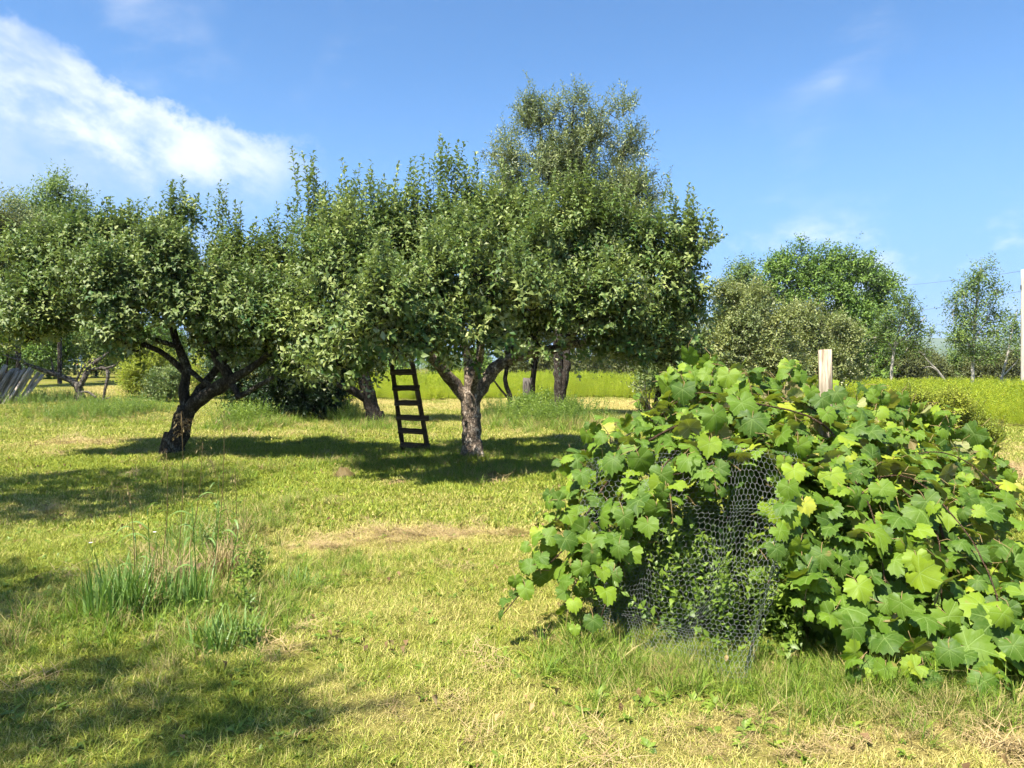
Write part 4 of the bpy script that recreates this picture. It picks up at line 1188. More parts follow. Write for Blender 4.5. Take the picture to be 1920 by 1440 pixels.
def wire_cage():
    root = empty('chicken_wire_fence', (1.0, 4.2, float(H(1.0, 4.2))))
    tag(root, 'sagging chicken wire panel on green stakes under the grapevine', 'wire fence')
    base = np.array(root.location)
    rows = to3([[(1100, 860, 4.85), (1240, 845, 4.65), (1380, 835, 4.55), (1500, 850, 4.45)],
                [(1085, 960, 4.75), (1230, 950, 4.55), (1370, 950, 4.38), (1492, 960, 4.18)],
                [(1090, 1060, 4.65), (1210, 1060, 4.48), (1340, 1070, 4.25), (1460, 1085, 4.03)],
                [(1100, 1140, 4.6), (1195, 1160, 4.40), (1300, 1185, 4.15), (1425, 1190, 3.95)],
                [(1110, 1195, 4.55), (1190, 1225, 4.32), (1290, 1258, 4.08), (1388, 1295, 3.86)]])
    # hexagons in parameter space
    W, Ht = 1.55, 1.32
    cell = 0.034
    nx, ny = int(W / cell), int(Ht / (cell * 0.75))
    segs = set()
    hexes = []
    h = cell / 2
    for j in range(ny):
        for i in range(nx):
            cx_ = (i + 0.5 * (j % 2)) * cell + h
            cy_ = j * cell * 0.80 + h
            pts = [(cx_ + h * a, cy_ + h * 1.07 * b_) for a, b_ in ((0, -1), (1, -0.5), (1, 0.5), (0, 1), (-1, 0.5), (-1, -0.5))]
            for k in range(6):
                p, q = pts[k], pts[(k + 1) % 6]
                key = tuple(sorted(((round(p[0] * 1000), round(p[1] * 1000)), (round(q[0] * 1000), round(q[1] * 1000)))))
                segs.add(key)
    segs = np.array(sorted(segs), float) / 1000.0
    jit = lambda xy: np.stack([xy[:, 0] / W + 0.006 * np.sin(xy[:, 1] * 23 + xy[:, 0] * 7), xy[:, 1] / Ht + 0.006 * np.sin(xy[:, 0] * 19 + 1)], -1)
    a, c = jit(segs[:, 0]), jit(segs[:, 1])
    ok = (a.max(1) <= 1) & (c.max(1) <= 1) & (a.min(1) >= 0) & (c.min(1) >= 0)
    a, c = a[ok], c[ok]
    wav = lambda p, q: p + np.stack([0 * q[:, 0], 0.03 * np.sin(q[:, 0] * 13 + q[:, 1] * 6) + 0.018 * np.sin(q[:, 1] * 17 + 2 * q[:, 0]), 0 * q[:, 0]], -1)
    def kink(q):
        h1 = np.sin(np.round(q[:, 0] * 4000) * 12.9898 + np.round(q[:, 1] * 4000) * 78.233) * 43758.5453
        h2 = np.sin(np.round(q[:, 0] * 4000) * 39.346 + np.round(q[:, 1] * 4000) * 11.135) * 24634.6345
        return q + np.stack([(h1 % 1) - 0.5, (h2 % 1) - 0.5], -1) * 0.0055
    a, c = kink(a), kink(c)
    A, C = wav(patch(rows, a[:, 0], a[:, 1]), a), wav(patch(rows, c[:, 0], c[:, 1]), c)
    ax = unit(C - A)
    s1 = unit(np.cross(ax, np.array((0.1, 0.9, 0.2))))
    s2 = np.cross(ax, s1)
    rw = 0.00062
    ring = []
    for p in (A - ax * 0.0006, C + ax * 0.0006):
        for an in (0, 2.094, 4.189):
            ring.append(p + rw * (math.cos(an) * s1 + math.sin(an) * s2))
    v = np.stack(ring, 1).reshape(-1, 3) - base
    i = np.arange(len(A))[:, None] * 6
    q = np.concatenate([i + np.array([[k, (k + 1) % 3, 3 + (k + 1) % 3, 3 + k]]) for k in range(3)])
    m, b, out = new_mat('galvanised_wire')
    p = b.new('ShaderNodeBsdfPrincipled')
    p.inputs['Base Color'].default_value = (0.24, 0.25, 0.25, 1)
    p.inputs['Metallic'].default_value = 0.35
    p.inputs['Roughness'].default_value = 0.45
    b.t.links.new(p.outputs[0], out.inputs[0])
    add_obj('wire_mesh', new_mesh('wire_mesh', v, q, None, [m], True), root)
    mg, b, out = new_mat('green_paint')
    tc = b.new('ShaderNodeTexCoord')
    n = b.noise(tc.outputs['Object'], 30, 4, 0.6)
    b.t.links.new(principled(b, b.mix(b.ramp(n, 0.55, 0.7), (0.016, 0.026, 0.010), (0.045, 0.032, 0.020)), 0.9, 0.08), out.inputs[0])
    for a3, b3 in ((P(1390, 1285, 3.93), P(1498, 880, 4.46)), (P(1115, 1205, 4.66), P(1120, 870, 4.92))):
        acc = Acc()
        a3, b3 = a3 - base, b3 - base
        a3 = a3 - unit(b3 - a3) * 0.15
        z = unit(b3 - a3)
        x = unit(np.cross(z, np.array((0, 1.0, 0))))
        y = np.cross(z, x)
        prof = [(-0.008, -0.002), (0.008, -0.002), (0.008, 0.002), (0.002, 0.002), (0.002, 0.014), (-0.002, 0.014), (-0.002, 0.002), (-0.008, 0.002)]
        v = np.array([a3 + x * p_ + y * q_ for p_, q_ in prof] + [b3 + x * p_ + y * q_ for p_, q_ in prof])
        qd = [(k, (k + 1) % 8, 8 + (k + 1) % 8, 8 + k) for k in range(8)]
        qd += [(8, 9, 10, 15), (11, 12, 13, 14)]
        acc.add(v, None, qd)
        add_obj('stake', acc.mesh('stake', [mg]), root)
    return root


wire_cage()

# ------------------------------------------------------------------ grapevine
def grape_leaf_mesh(name, seed, mat):
    r = np.random.default_rng(seed)
    n = 34
    th = np.linspace(-math.pi, math.pi, n, endpoint=False)
    key_t = np.radians([0, 14, 30, 54, 84, 116, 150, 170, 180])
    key_r = np.array([1.06, 0.93, 0.86, 0.93, 0.83, 0.87, 0.76, 0.46, 0.12]) * (1 + 0.05 * r.standard_normal(9))
    rad = np.interp(np.abs(th), key_t, key_r)
    rad = rad * (1 + 0.07 * np.where(np.arange(n) % 2 == 1, 1, -1) * (np.abs(th) < 2.7)) * (1 + 0.03 * r.standard_normal(n))
    cup, fold, wav = r.uniform(0.14, 0.48), r.uniform(-0.08, 0.30), r.uniform(0.04, 0.10)
    ph = r.random() * 6.28
    tw = r.normal() * 0.25

    def z(x, y):
        rr = np.hypot(x, y)
        a = np.arctan2(x, y)
        return -cup * (rr ** 2) * (0.5 + 0.7 * (y > 0) * y) + fold * np.abs(x) * 0.7 + wav * np.sin(a * 5 + ph) * rr + tw * x * y * 0.5
    ox, oy = rad * np.sin(th), rad * np.cos(th)
    ix, iy = ox[::2] * 0.55, oy[::2] * 0.55
    # veins sit a little low, the blade between them puffs up
    puff = 0.035 * (1 + np.cos(np.arctan2(ix, iy) * 6.6 + math.pi))
    v = np.concatenate([np.stack([ox, oy, z(ox, oy)], -1), np.stack([ix, iy, z(ix, iy) + puff], -1), [[0, 0, 0]]])
    tri = []
    ni = n // 2
    for i in range(ni):
        a, b_, c = 2 * i, 2 * i + 1, (2 * i + 2) % n
        p, q = n + i, n + (i + 1) % ni
        tri += [(a, p, b_), (b_, p, q), (b_, q, c), (p, n + ni, q)]
    tri = [(t[0], t[2], t[1]) for t in tri]
    v = v * 0.5
    tri = np.array(tri)
    nrm = np.cross(v[tri[:, 1]] - v[tri[:, 0]], v[tri[:, 2]] - v[tri[:, 0]])
    if nrm[:, 2].mean() < 0:
        tri = tri[:, ::-1]
    return v, tri, v[:, :2] * 2


def grape_mat():
    m, b, out = new_mat('grape_leaf')
    uv = b.new('ShaderNodeUVMap')
    s = b.sep(uv.outputs[0])
    x, y = s[0], s[1]
    oi = b.new('ShaderNodeObjectInfo')
    lv = b.m('FRACT', b.m('ADD', oi.outputs['Random'], attr(b, 'lv')))
    vein = None
    for a in (0, 54, -54, 112, -112):
        ca, sa = math.cos(math.radians(a)), math.sin(math.radians(a))
        along = b.m('ADD', b.m('MULTIPLY', x, sa), b.m('MULTIPLY', y, ca))
        across = b.m('ABSOLUTE', b.m('SUBTRACT', b.m('MULTIPLY', x, ca), b.m('MULTIPLY', y, sa)))
        w = b.m('MULTIPLY', b.ramp(across, 0.008, 0.026, 1, 0), b.m('GREATER_THAN', along, 0.0))
        # side veins: chevrons off each main vein
        ch = b.m('SINE', b.m('MULTIPLY', b.m('SUBTRACT', along, b.m('MULTIPLY', across, 0.9)), 42.0))
        sv = b.m('MULTIPLY', b.m('MULTIPLY', b.ramp(ch, 0.86, 1.0, 0, 0.5), b.ramp(across, 0.10, 0.24, 1, 0)), b.m('GREATER_THAN', along, 0.08))
        w = b.m('MAXIMUM', w, sv)
        vein = w if vein is None else b.m('MAXIMUM', vein, w)
    geo = b.new('ShaderNodeNewGeometry')
    n1 = b.noise(geo.outputs['Position'], 34.0, 4, 0.6)
    n2 = b.noise(geo.outputs['Position'], 9.0, 3, 0.5)
    cr = b.new('ShaderNodeValToRGB')
    e = cr.color_ramp.elements
    e[0].position, e[0].color = 0.0, (0.036, 0.084, 0.008, 1)
    e[1].position, e[1].color = 1.0, (0.40, 0.34, 0.07, 1)
    for p_, c_ in ((0.40, (0.064, 0.130, 0.009, 1)), (0.78, (0.108, 0.188, 0.011, 1)), (0.955, (0.19, 0.275, 0.015, 1)), (0.99, (0.30, 0.34, 0.025, 1))):
        k = e.new(p_)
        k.color = c_
    b.put(cr.inputs[0], lv)
    col = b.mix(b.ramp(n1, 0.35, 0.7, 0.0, 0.35), cr.outputs[0], b.mix(0.5, cr.outputs[0], (0.20, 0.26, 0.06)))
    col = b.mix(b.m('MULTIPLY', b.ramp(n2, 0.68, 0.76), 0.6), col, (0.26, 0.17, 0.06))
    col = b.mix(b.m('MULTIPLY', vein, 0.45), col, (0.25, 0.36, 0.10))
    under = b.mix(b.m('MULTIPLY', vein, 0.6), b.mix(b.ramp(lv, 0.2, 0.8), (0.24, 0.19, 0.085), (0.25, 0.27, 0.10)), (0.42, 0.38, 0.22))
    both = b.mix(geo.outputs['Backfacing'], col, under)
    bp = bump(b, b.m('ADD', b.m('MULTIPLY', vein, -0.7), n1), 0.35, 0.006)
    sh = principled(b, both, b.ramp(n1, 0.3, 0.7, 0.45, 0.62), 0.22, bp)
    tr = b.new('ShaderNodeBsdfTranslucent')
    b.put(tr.inputs[0], b.mix(0.55, col, (0.42, 0.50, 0.03)))
    mx = b.new('ShaderNodeMixShader')
    mx.inputs[0].default_value = 0.25
    b.t.links.new(sh, mx.inputs[1])
    b.t.links.new(tr.outputs[0], mx.inputs[2])
    b.t.links.new(mx.outputs[0], out.inputs[0])
    return m


VINE_PATCHES = {
    'right': [[(1430, 790, 5.2), (1560, 775, 5.3), (1680, 785, 5.5), (1800, 850, 5.6), (1880, 900, 5.7)],
              [(1455, 890, 4.45), (1580, 870, 4.6), (1720, 890, 4.7), (1850, 925, 4.9), (1960, 950, 5.0)],
              [(1475, 1000, 4.12), (1620, 1010, 4.2), (1760, 1020, 4.25), (1900, 1030, 4.3), (2040, 1040, 4.4)],
              [(1525, 1100, 4.0), (1650, 1130, 4.0), (1790, 1140, 3.95), (1920, 1150, 3.95), (2080, 1170, 4.0)],
              [(1600, 1200, 3.95), (1690, 1230, 3.85), (1810, 1255, 3.75), (1940, 1270, 3.7), (2120, 1290, 3.7)]],
    'top': [[(1270, 712, 5.7), (1340, 704, 5.7), (1430, 728, 5.9), (1500, 712, 5.9), (1630, 757, 6.3), (1740, 795, 6.5), (1840, 860, 6.6)],
            [(1220, 770, 5.1), (1310, 765, 5.0), (1410, 785, 5.0), (1500, 790, 5.0), (1640, 800, 5.3), (1760, 840, 5.6), (1850, 890, 5.8)],
            [(1160, 845, 4.75), (1260, 835, 4.6), (1360, 835, 4.55), (1460, 850, 4.5), (1600, 860, 4.65), (1740, 880, 4.8), (1860, 920, 5.0)]],
    'drape': [[(1105, 825, 5.2), (1180, 820, 4.9), (1240, 840, 4.65), (1310, 860, 4.5)],
              [(1055, 900, 5.1), (1120, 910, 4.8), (1185, 915, 4.6), (1235, 915, 4.5)],
              [(1022, 985, 4.95), (1080, 1000, 4.7), (1140, 1005, 4.55), (1190, 985, 4.45)],
              [(1005, 1060, 4.8), (1055, 1085, 4.6), (1110, 1070, 4.5), (1150, 1050, 4.45)]],
    'back': [[(1270, 705, 5.8), (1400, 715, 5.9), (1540, 725, 6.0), (1700, 780, 6.4), (1850, 860, 6.6)],
             [(1240, 790, 6.3), (1400, 790, 6.4), (1560, 800, 6.6), (1720, 830, 7.0), (1890, 890, 7.1)],
             [(1220, 890, 6.6), (1400, 890, 6.8), (1560, 890, 7.0), (1740, 900, 7.3), (1900, 930, 7.4)],
             [(1210, 1010, 6.5), (1400, 1000, 6.7), (1560, 990, 7.0), (1740, 990, 7.4), (1900, 990, 7.5)]],
    'inner': [[(1260, 830, 5.7), (1380, 830, 5.7), (1520, 860, 5.2), (1700, 880, 5.0), (1900, 930, 5.3)],
              [(1240, 930, 5.8), (1380, 930, 5.8), (1520, 980, 4.9), (1700, 1000, 4.6), (1920, 1020, 4.7)],
              [(1220, 1020, 5.8), (1380, 1030, 5.8), (1530, 1090, 4.5), (1700, 1120, 4.3), (1940, 1130, 4.3)]],
    'leftside': [[(1120, 830, 5.2), (1190, 790, 5.5), (1240, 750, 5.8)], [(1080, 920, 5.3), (1170, 890, 5.8), (1230, 850, 6.2)], [(1060, 1000, 5.2), (1150, 970, 5.9), (1210, 930, 6.5)]]}


def grapevine():
    r = np.random.default_rng(91)
    base = np.array((1.6, 4.7, float(H(1.6, 4.7))))
    root = empty('grapevine', base)
    tag(root, 'big-leaved grapevine sprawling in an arch over the wire cage', 'grapevine')
    gm = grape_mat()
    variants = [grape_leaf_mesh('leaf', 300 + i, gm) for i in range(16)]
    meshes = [new_mesh('leaf', v, t, None, [gm], True, uv) for v, t, uv in variants]
    L = []   # pos, normal, tip, size, weight (visible)

    def sample(key, n, depth, size, vis, upb=0.5, inset=0.0):
        g = to3(VINE_PATCHES[key])
        u, v = r.random(n), r.random(n)
        p = patch(g, u, v)
        e = 0.02
        du = patch(g, np.clip(u + e, 0, 1), v) - patch(g, np.clip(u - e, 0, 1), v)
        dv = patch(g, u, np.clip(v + e, 0, 1)) - patch(g, u, np.clip(v - e, 0, 1))
        nn = unit(np.cross(dv, du))
        p = p - nn * (inset + depth * r.random((n, 1))) + r.standard_normal((n, 3)) * 0.025
        nor = unit(nn * 0.55 + np.array((0, 0, upb)) + np.array(SUN_DIR)[None] * 0.25 + r.standard_normal((n, 3)) * 0.52)
        tip = np.array((0, 0, -0.8)) + nn * 0.5 + r.standard_normal((n, 3)) * 0.5
        if key == 'top' and vis == 2:
            fl = r.random(n) < np.where(p[:, 0] < 1.5, 0.30, 0.10)
            nor[fl] = unit(np.array((0, 0.75, 0.55)) + 0.3 * r.standard_normal((int(fl.sum()), 3)))
            tip[fl] = np.array((0, -0.4, 0.8)) + 0.5 * r.standard_normal((int(fl.sum()), 3))
        sz = size * (0.55 + 0.75 * r.random(n)) * (0.9 + 0.4 * v if key == 'right' else 1.0)
        for i in range(n):
            if p[i, 2] < H(p[i, 0], p[i, 1]) + 0.10:
                p[i, 2] = H(p[i, 0], p[i, 1]) + 0.10 + 0.1 * r.random()
            L.append((p[i], nor[i], tip[i], sz[i], vis))

    sample('right', 310, 0.10, 0.168, 2, 0.3)
    sample('top', 340, 0.10, 0.150, 2, 0.5)
    sample('drape', 130, 0.12, 0.150, 2, 0.25)
    # hanging strands, leaf by leaf
    for px, py, d, sz in ((985, 1118, 4.42, .155), (966, 1100, 4.46, .12), (948, 1138, 4.40, .12), (938, 1158, 4.38, .10), (1012, 1060, 4.6, .17), (985, 1075, 4.6, .13), (1008, 1010, 4.8, .14), (1030, 940, 5.0, .15),
                          (1076, 1142, 4.38, .13), (1136, 1128, 4.36, .19), (1112, 1178, 4.30, .15), (1078, 1188, 4.32, .09), (1090, 1080, 4.45, .16), (1130, 1085, 4.4, .13), (1060, 1030, 4.6, .2), (1110, 1050, 4.5, .17), (1160, 1040, 4.42, .17), (1150, 1090, 4.42, .15),
                          (1090, 905, 4.85, .19), (1150, 880, 4.75, .21), (1200, 880, 4.6, .22), (1290, 880, 4.42, .2), (1240, 910, 4.4, .21), (1330, 850, 4.42, .19), (1310, 890, 4.4, .17), (1230, 970, 4.38, .18), (1215, 1000, 4.36, .17), (1170, 985, 4.42, .17),
                          (1480, 705, 5.9, .24), (1495, 720, 5.8, .22), (1300, 715, 5.5, .24), (1330, 700, 5.5, .24), (1280, 750, 5.2, .24), (1365, 720, 5.4, .22), (1390, 780, 4.9, .28), (1410, 810, 4.8, .26), (1340, 800, 4.7, .24),
                          (1600, 1200, 3.85, .21), (1555, 1170, 3.9, .14), (1845, 1300, 3.62, .19), (1660, 1270, 3.72, .15), (1630, 1300, 3.72, .09), (1600, 1275, 3.74, .1), (1715, 1230, 3.75, .18), (1780, 1240, 3.72, .18), (1690, 1150, 3.9, .18), (1610, 1120, 3.95, .2), (1900, 1230, 3.7, .17), (1880, 1170, 3.8, .17),
                          (1470, 880, 4.35, .14), (1510, 960, 4.2, .15), (1500, 1040, 4.1, .17), (1540, 1060, 4.08, .19), (1490, 1000, 4.12, .12), (1540, 765, 5.08, .2), (1522, 748, 5.12, .17), (1568, 752, 5.1, .18), (1550, 790, 5.0, .18), (1488, 900, 4.25, .18), (1478, 930, 4.2, .17), (1470, 965, 4.12, .17), (1482, 985, 4.1, .16), (1462, 1010, 4.02, .15), (1455, 1045, 3.98, .15)):
        nor = unit(np.array((-0.1, -0.75, 0.5)) + r.standard_normal(3) * 0.3)
        tip = np.array((0.3 * r.normal(), -0.3, -0.9 + 0.2 * r.normal()))
        L.append((P(px, py, d) + np.array((0, 0, sz * 0.3)), nor, tip, sz * 0.85, 3))
    # free shoots that trail out of the mound, leaves getting smaller to the tip
    strands = [((1290, 740, 5.3), (1262, 690, 5.35)), ((1330, 730, 5.4), (1345, 680, 5.5)), ((1470, 730, 5.7), (1495, 684, 5.8)), ((1640, 770, 5.9), (1662, 728, 6.0)), ((1410, 740, 5.5), (1395, 700, 5.5)),
               ((1150, 830, 5.0), (1105, 790, 5.1)), ((1090, 880, 5.0), (1035, 885, 5.05)), ((1060, 950, 4.9), (1000, 985, 4.9)), ((1040, 1020, 4.75), (975, 1050, 4.7)), ((1030, 1070, 4.6), (955, 1110, 4.5)), ((1080, 1090, 4.5), (1060, 1180, 4.4)),
               ((1250, 900, 4.4), (1262, 985, 4.3)), ((1330, 880, 4.38), (1345, 930, 4.3)), ((1520, 1080, 4.0), (1505, 1160, 3.95)), ((1620, 1230, 3.8), (1600, 1310, 3.7)), ((1730, 1260, 3.72), (1725, 1320, 3.62)),
               ((1820, 860, 5.4), (1870, 880, 5.5)), ((1760, 800, 5.8), (1800, 775, 5.9)), ((1870, 1260, 3.68), (1880, 1330, 3.58))]
    free = []
    for a_, b_ in strands:
        a3, b3 = P(*a_), P(*b_)
        k = 6
        side = unit(np.cross(b3 - a3, np.array((0, 1.0, 0.2))))
        pts = []
        for j in range(k):
            t_ = (j + 0.6) / k
            c = a3 + (b3 - a3) * t_ + np.array((0, 0, 0.05)) * math.sin(t_ * math.pi)
            pts.append(c)
            o3 = side * (0.045 if j % 2 else -0.045) * (1.1 - 0.5 * t_)
            nor = unit(np.array((-0.1, -0.6, 0.6)) + r.standard_normal(3) * 0.4)
            L.append((c + o3, nor, o3 * 12 + (b3 - a3) * 0.6 + np.array((0, 0, -0.35)), 0.145 * (1.05 - 0.6 * t_), 3))
        free.append(np.array([a3] + pts + [b3]))
    nvis = len(L)
    sample('right', 270, 0.32, 0.17, 1, 0.5, 0.22)
    sample('top', 560, 0.30, 0.18, 1, 0.7, 0.12)
    sample('drape', 45, 0.22, 0.15, 1, 0.5)
    sample('back', 460, 0.2, 0.22, 0, 0.5)
    sample('inner', 300, 0.35, 0.19, 0, 0.3)
    sample('leftside', 90, 0.15, 0.19, 1, 0.5)

    def frame(nor, tip):
        z = unit(nor)
        y = unit(tip - z * np.dot(tip, z))
        x = np.cross(y, z)
        return x, y, z
    order = sorted(range(len(L)), key=lambda i: -(L[i][4] * 10 + L[i][3] * 3 - 0.1 * L[i][0][1]))
    chosen = set(order[:300])
    rest, uvs, fac, nv = [], [], [], 0
    lvs = []
    pet = Acc()
    for i, (p, nor, tip, sz, vis) in enumerate(L):
        x, y, z = frame(nor, tip)
        k = int(r.integers(len(meshes)))
        if i in chosen:
            mt = Matrix((Vector(x), Vector(y), Vector(z))).transposed().to_4x4()
            mt = mt @ Matrix.Scale(sz, 4)
            mt.translation = Vector(p - base)
            o = bpy.data.objects.new('leaf', meshes[k])
            COL.objects.link(o)
            o.parent = root
            o.matrix_basis = mt
        else:
            v, t, uv = variants[k]
            R_ = np.stack([x, y, z], 1)
            rest.append(v @ R_.T * sz + p - base)
            fac.append(t + nv)
            uvs.append(uv)
            lvs.append(np.full(len(v), r.random()))
            nv += len(v)
        end = p - y * sz * 0.45 - z * sz * 0.35 + r.standard_normal(3) * 0.02
        midp = p - y * sz * 0.3 - z * sz * 0.08
        tube(pet, np.array([end, midp, p]) - base, np.array((0.0022, 0.0018, 0.0014)), 4, False)
    o = add_obj('foliage', new_mesh('foliage', np.concatenate(rest), np.concatenate(fac), {'lv': np.concatenate(lvs)}, [gm], True, np.concatenate(uvs)), root)
    o['kind'] = 'stuff'
    mp, b, out = new_mat('petiole')
    b.t.links.new(principled(b, (0.24, 0.17, 0.07), 0.6, 0.3), out.inputs[0])
    add_obj('petioles', pet.mesh('petioles', [mp], True), root)
    # canes
    canes = [[(1330, 1300, 4.9), (1360, 1100, 4.9), (1340, 900, 4.9), (1300, 800, 4.9), (1210, 830, 4.75), (1120, 920, 4.7), (1060, 1020, 4.6), (1000, 1085, 4.5), (930, 1165, 4.4)],
             [(1620, 1310, 4.6), (1640, 1120, 4.6), (1610, 930, 4.8), (1540, 800, 5.0), (1420, 760, 5.1), (1300, 740, 5.2), (1220, 790, 5.0)],
             [(1300, 800, 4.9), (1230, 880, 4.55), (1180, 980, 4.45), (1140, 1090, 4.4), (1095, 1210, 4.33)],
             [(1600, 900, 4.9), (1700, 900, 4.7), (1800, 1000, 4.3), (1860, 1130, 3.95), (1880, 1260, 3.75)],
             [(1560, 850, 5.0), (1620, 950, 4.35), (1650, 1080, 4.1), (1680, 1200, 3.9), (1690, 1290, 3.78)],
             [(1600, 880, 5.0), (1760, 850, 5.2), (1880, 930, 5.0), (1990, 1050, 4.5)],
             [(1500, 830, 4.9), (1480, 900, 4.4), (1500, 980, 4.25), (1530, 1090, 4.1), (1560, 1180, 3.98)],
             [(1420, 790, 5.0), (1360, 850, 4.55), (1300, 880, 4.45), (1250, 890, 4.42)],
             [(1760, 1320, 4.4), (1780, 1150, 4.5), (1740, 950, 4.8), (1640, 850, 5.1), (1500, 760, 5.5), (1400, 740, 5.6)],
             [(1640, 880, 5.1), (1740, 980, 4.5), (1760, 1100, 4.15), (1750, 1220, 3.9)]]
    for k, c in enumerate(canes):
        acc = Acc()
        q = np.array([np.append(P(w[0] + 8, w[1], w[2] + 0.09), 1) for w in c])
        s = spline(q, 0.06)[:, :3]
        s = s + np.cumsum(r.standard_normal(s.shape) * 0.002, 0)
        s[:, 2] = np.maximum(s[:, 2], H(s[:, 0], s[:, 1]) - 0.02)
        rr = 0.013 if k in (0, 1, 8) else 0.0055
        tube(acc, s - base, np.linspace(rr, 0.003, len(s)), 6, True, 0.08, r)
        add_obj('cane', acc.mesh('cane', [M['cane']], True), root)
    # tendrils and dead twigs
    acc = Acc()
    for pts in free:
        tube(acc, pts - base, np.linspace(0.0032, 0.0012, len(pts)), 5)
    for k in range(26):
        i = int(r.integers(nvis))
        p = L[i][0]
        t_ = np.linspace(0, 1, 12)[:, None]
        dv = unit(np.array((-0.3, -0.5, 0.1)) + r.standard_normal(3) * 0.6)
        e1 = unit(np.cross(dv, r.standard_normal(3)))
        e2 = np.cross(dv, e1)
        pts = p + dv * t_ * (0.10 + 0.12 * r.random()) + (e1 * np.cos(t_ * 9) + e2 * np.sin(t_ * 9)) * 0.018 * t_
        tube(acc, pts - base, np.linspace(0.0014, 0.0007, 12), 3, False)
    add_obj('tendrils', acc.mesh('tendrils', [mp], True), root)
    return L


VINE = grapevine()


def dead_twigs():
    r = np.random.default_rng(95)
    acc = Acc()
    b = P(1225, 800, 5.2)
    for k in range(9):
        a = b + r.standard_normal(3) * 0.03
        dv = unit(np.array((-0.35 + 0.25 * r.normal(), 0.2 * r.normal(), 0.45 + 0.3 * r.normal())))
        L_ = 0.18 + 0.16 * r.random()
        t_ = np.linspace(0, 1, 5)[:, None]
        side = unit(np.cross(dv, r.standard_normal(3)))
        pts = a + dv * L_ * t_ + side * 0.04 * t_ ** 2
        tube(acc, pts - b, np.linspace(0.005, 0.0015, 5), 5, True)
        for j in range(3):
            q = pts[1 + j]
            d2 = unit(dv + r.standard_normal(3) * 0.7)
            tube(acc, np.array([q, q + d2 * 0.06, q + d2 * 0.11 + side * 0.01]) - b, np.array((0.0025, 0.002, 0.001)), 4, True)
    o = add_obj('dead_branch', acc.mesh('dead_branch', [M['bark_dark']], True), None, b)
    tag(o, 'bare dark twiggy branch poking out of the vine shoulder', 'branch')


dead_twigs()

# ------------------------------------------------------------------ grasses (scattered)
def grass_mat(name, green1, green2, straw1, straw2, tfac=0.25):
    m, b, out = new_mat(name)
    lv = attr(b, 'lv')
    dry = attr(b, 'dry', 'INSTANCER')
    ht = attr(b, 'ht')
    g = b.mix(lv, green1, green2)
    s = b.mix(lv, straw1, straw2)
    wn = b.new('ShaderNodeTexWhiteNoise', noise_dimensions='1D')
    b.put(wn.inputs['W'], b.m('MULTIPLY', lv, 77.7))
    f = b.ramp(b.m('SUBTRACT', dry, b.m('MULTIPLY', wn.outputs[0], 0.9)), -0.12, 0.12)
    col = b.mix(f, g, s)
    sh = principled(b, col, 0.6, 0.25)
    tr = b.new('ShaderNodeBsdfTranslucent')
    b.put(tr.inputs[0], col)
    mx = b.new('ShaderNodeMixShader')
    mx.inputs[0].default_value = tfac
    b.t.links.new(sh, mx.inputs[1])
    b.t.links.new(tr.outputs[0], mx.inputs[2])
    b.t.links.new(mx.outputs[0], out.inputs[0])
    return m


def blades(acc, n, radius, h, w, r, lean=0.6, curl=0.6, segs=2, flat=0.0):
    """grass blades as tapering strips"""
    a = r.random(n) * 6.283
    rr = radius * np.sqrt(r.random(n))
    p = np.stack([np.cos(a) * rr, np.sin(a) * rr, np.full(n, -0.01)], -1)
    hh = h[0] + (h[1] - h[0]) * r.random(n)
    az = r.random(n) * 6.283
    ln = lean * np.abs(r.standard_normal(n)) + flat
    d = unit(np.stack([np.cos(az) * ln, np.sin(az) * ln, np.ones(n)], -1))
    out = np.stack([np.cos(az), np.sin(az), np.zeros(n)], -1)
    s = np.stack([-np.sin(az + r.normal(0, .6, n)), np.cos(az), np.zeros(n)], -1)
    cu = curl * r.random(n)[:, None]
    H_ = hh[:, None]
    ww = (w * (0.6 + 0.8 * r.random(n)))[:, None]
    lv = r.random(n)
    rows = []
    for k in range(segs + 1):
        t = k / segs
        c = p + d * H_ * t + (out * 0.8 - np.array((0, 0, 0.55))) * cu * H_ * t * t
        wk = ww * (1 - t) ** 0.6 if k < segs else None
        if k < segs:
            rows += [c - s * wk, c + s * wk]
        else:
            rows += [c]
    nv = len(rows)
    v = np.stack(rows, 1).reshape(-1, 3)
    i = np.arange(n)[:, None] * nv
    q = [i + np.array([[2 * k, 2 * k + 1, 2 * k + 3, 2 * k + 2]]) for k in range(segs - 1)]
    t_ = i + np.array([[nv - 3, nv - 2, nv - 1]])
    acc.add(v, t_, np.concatenate(q) if q else None, np.repeat(lv, nv))


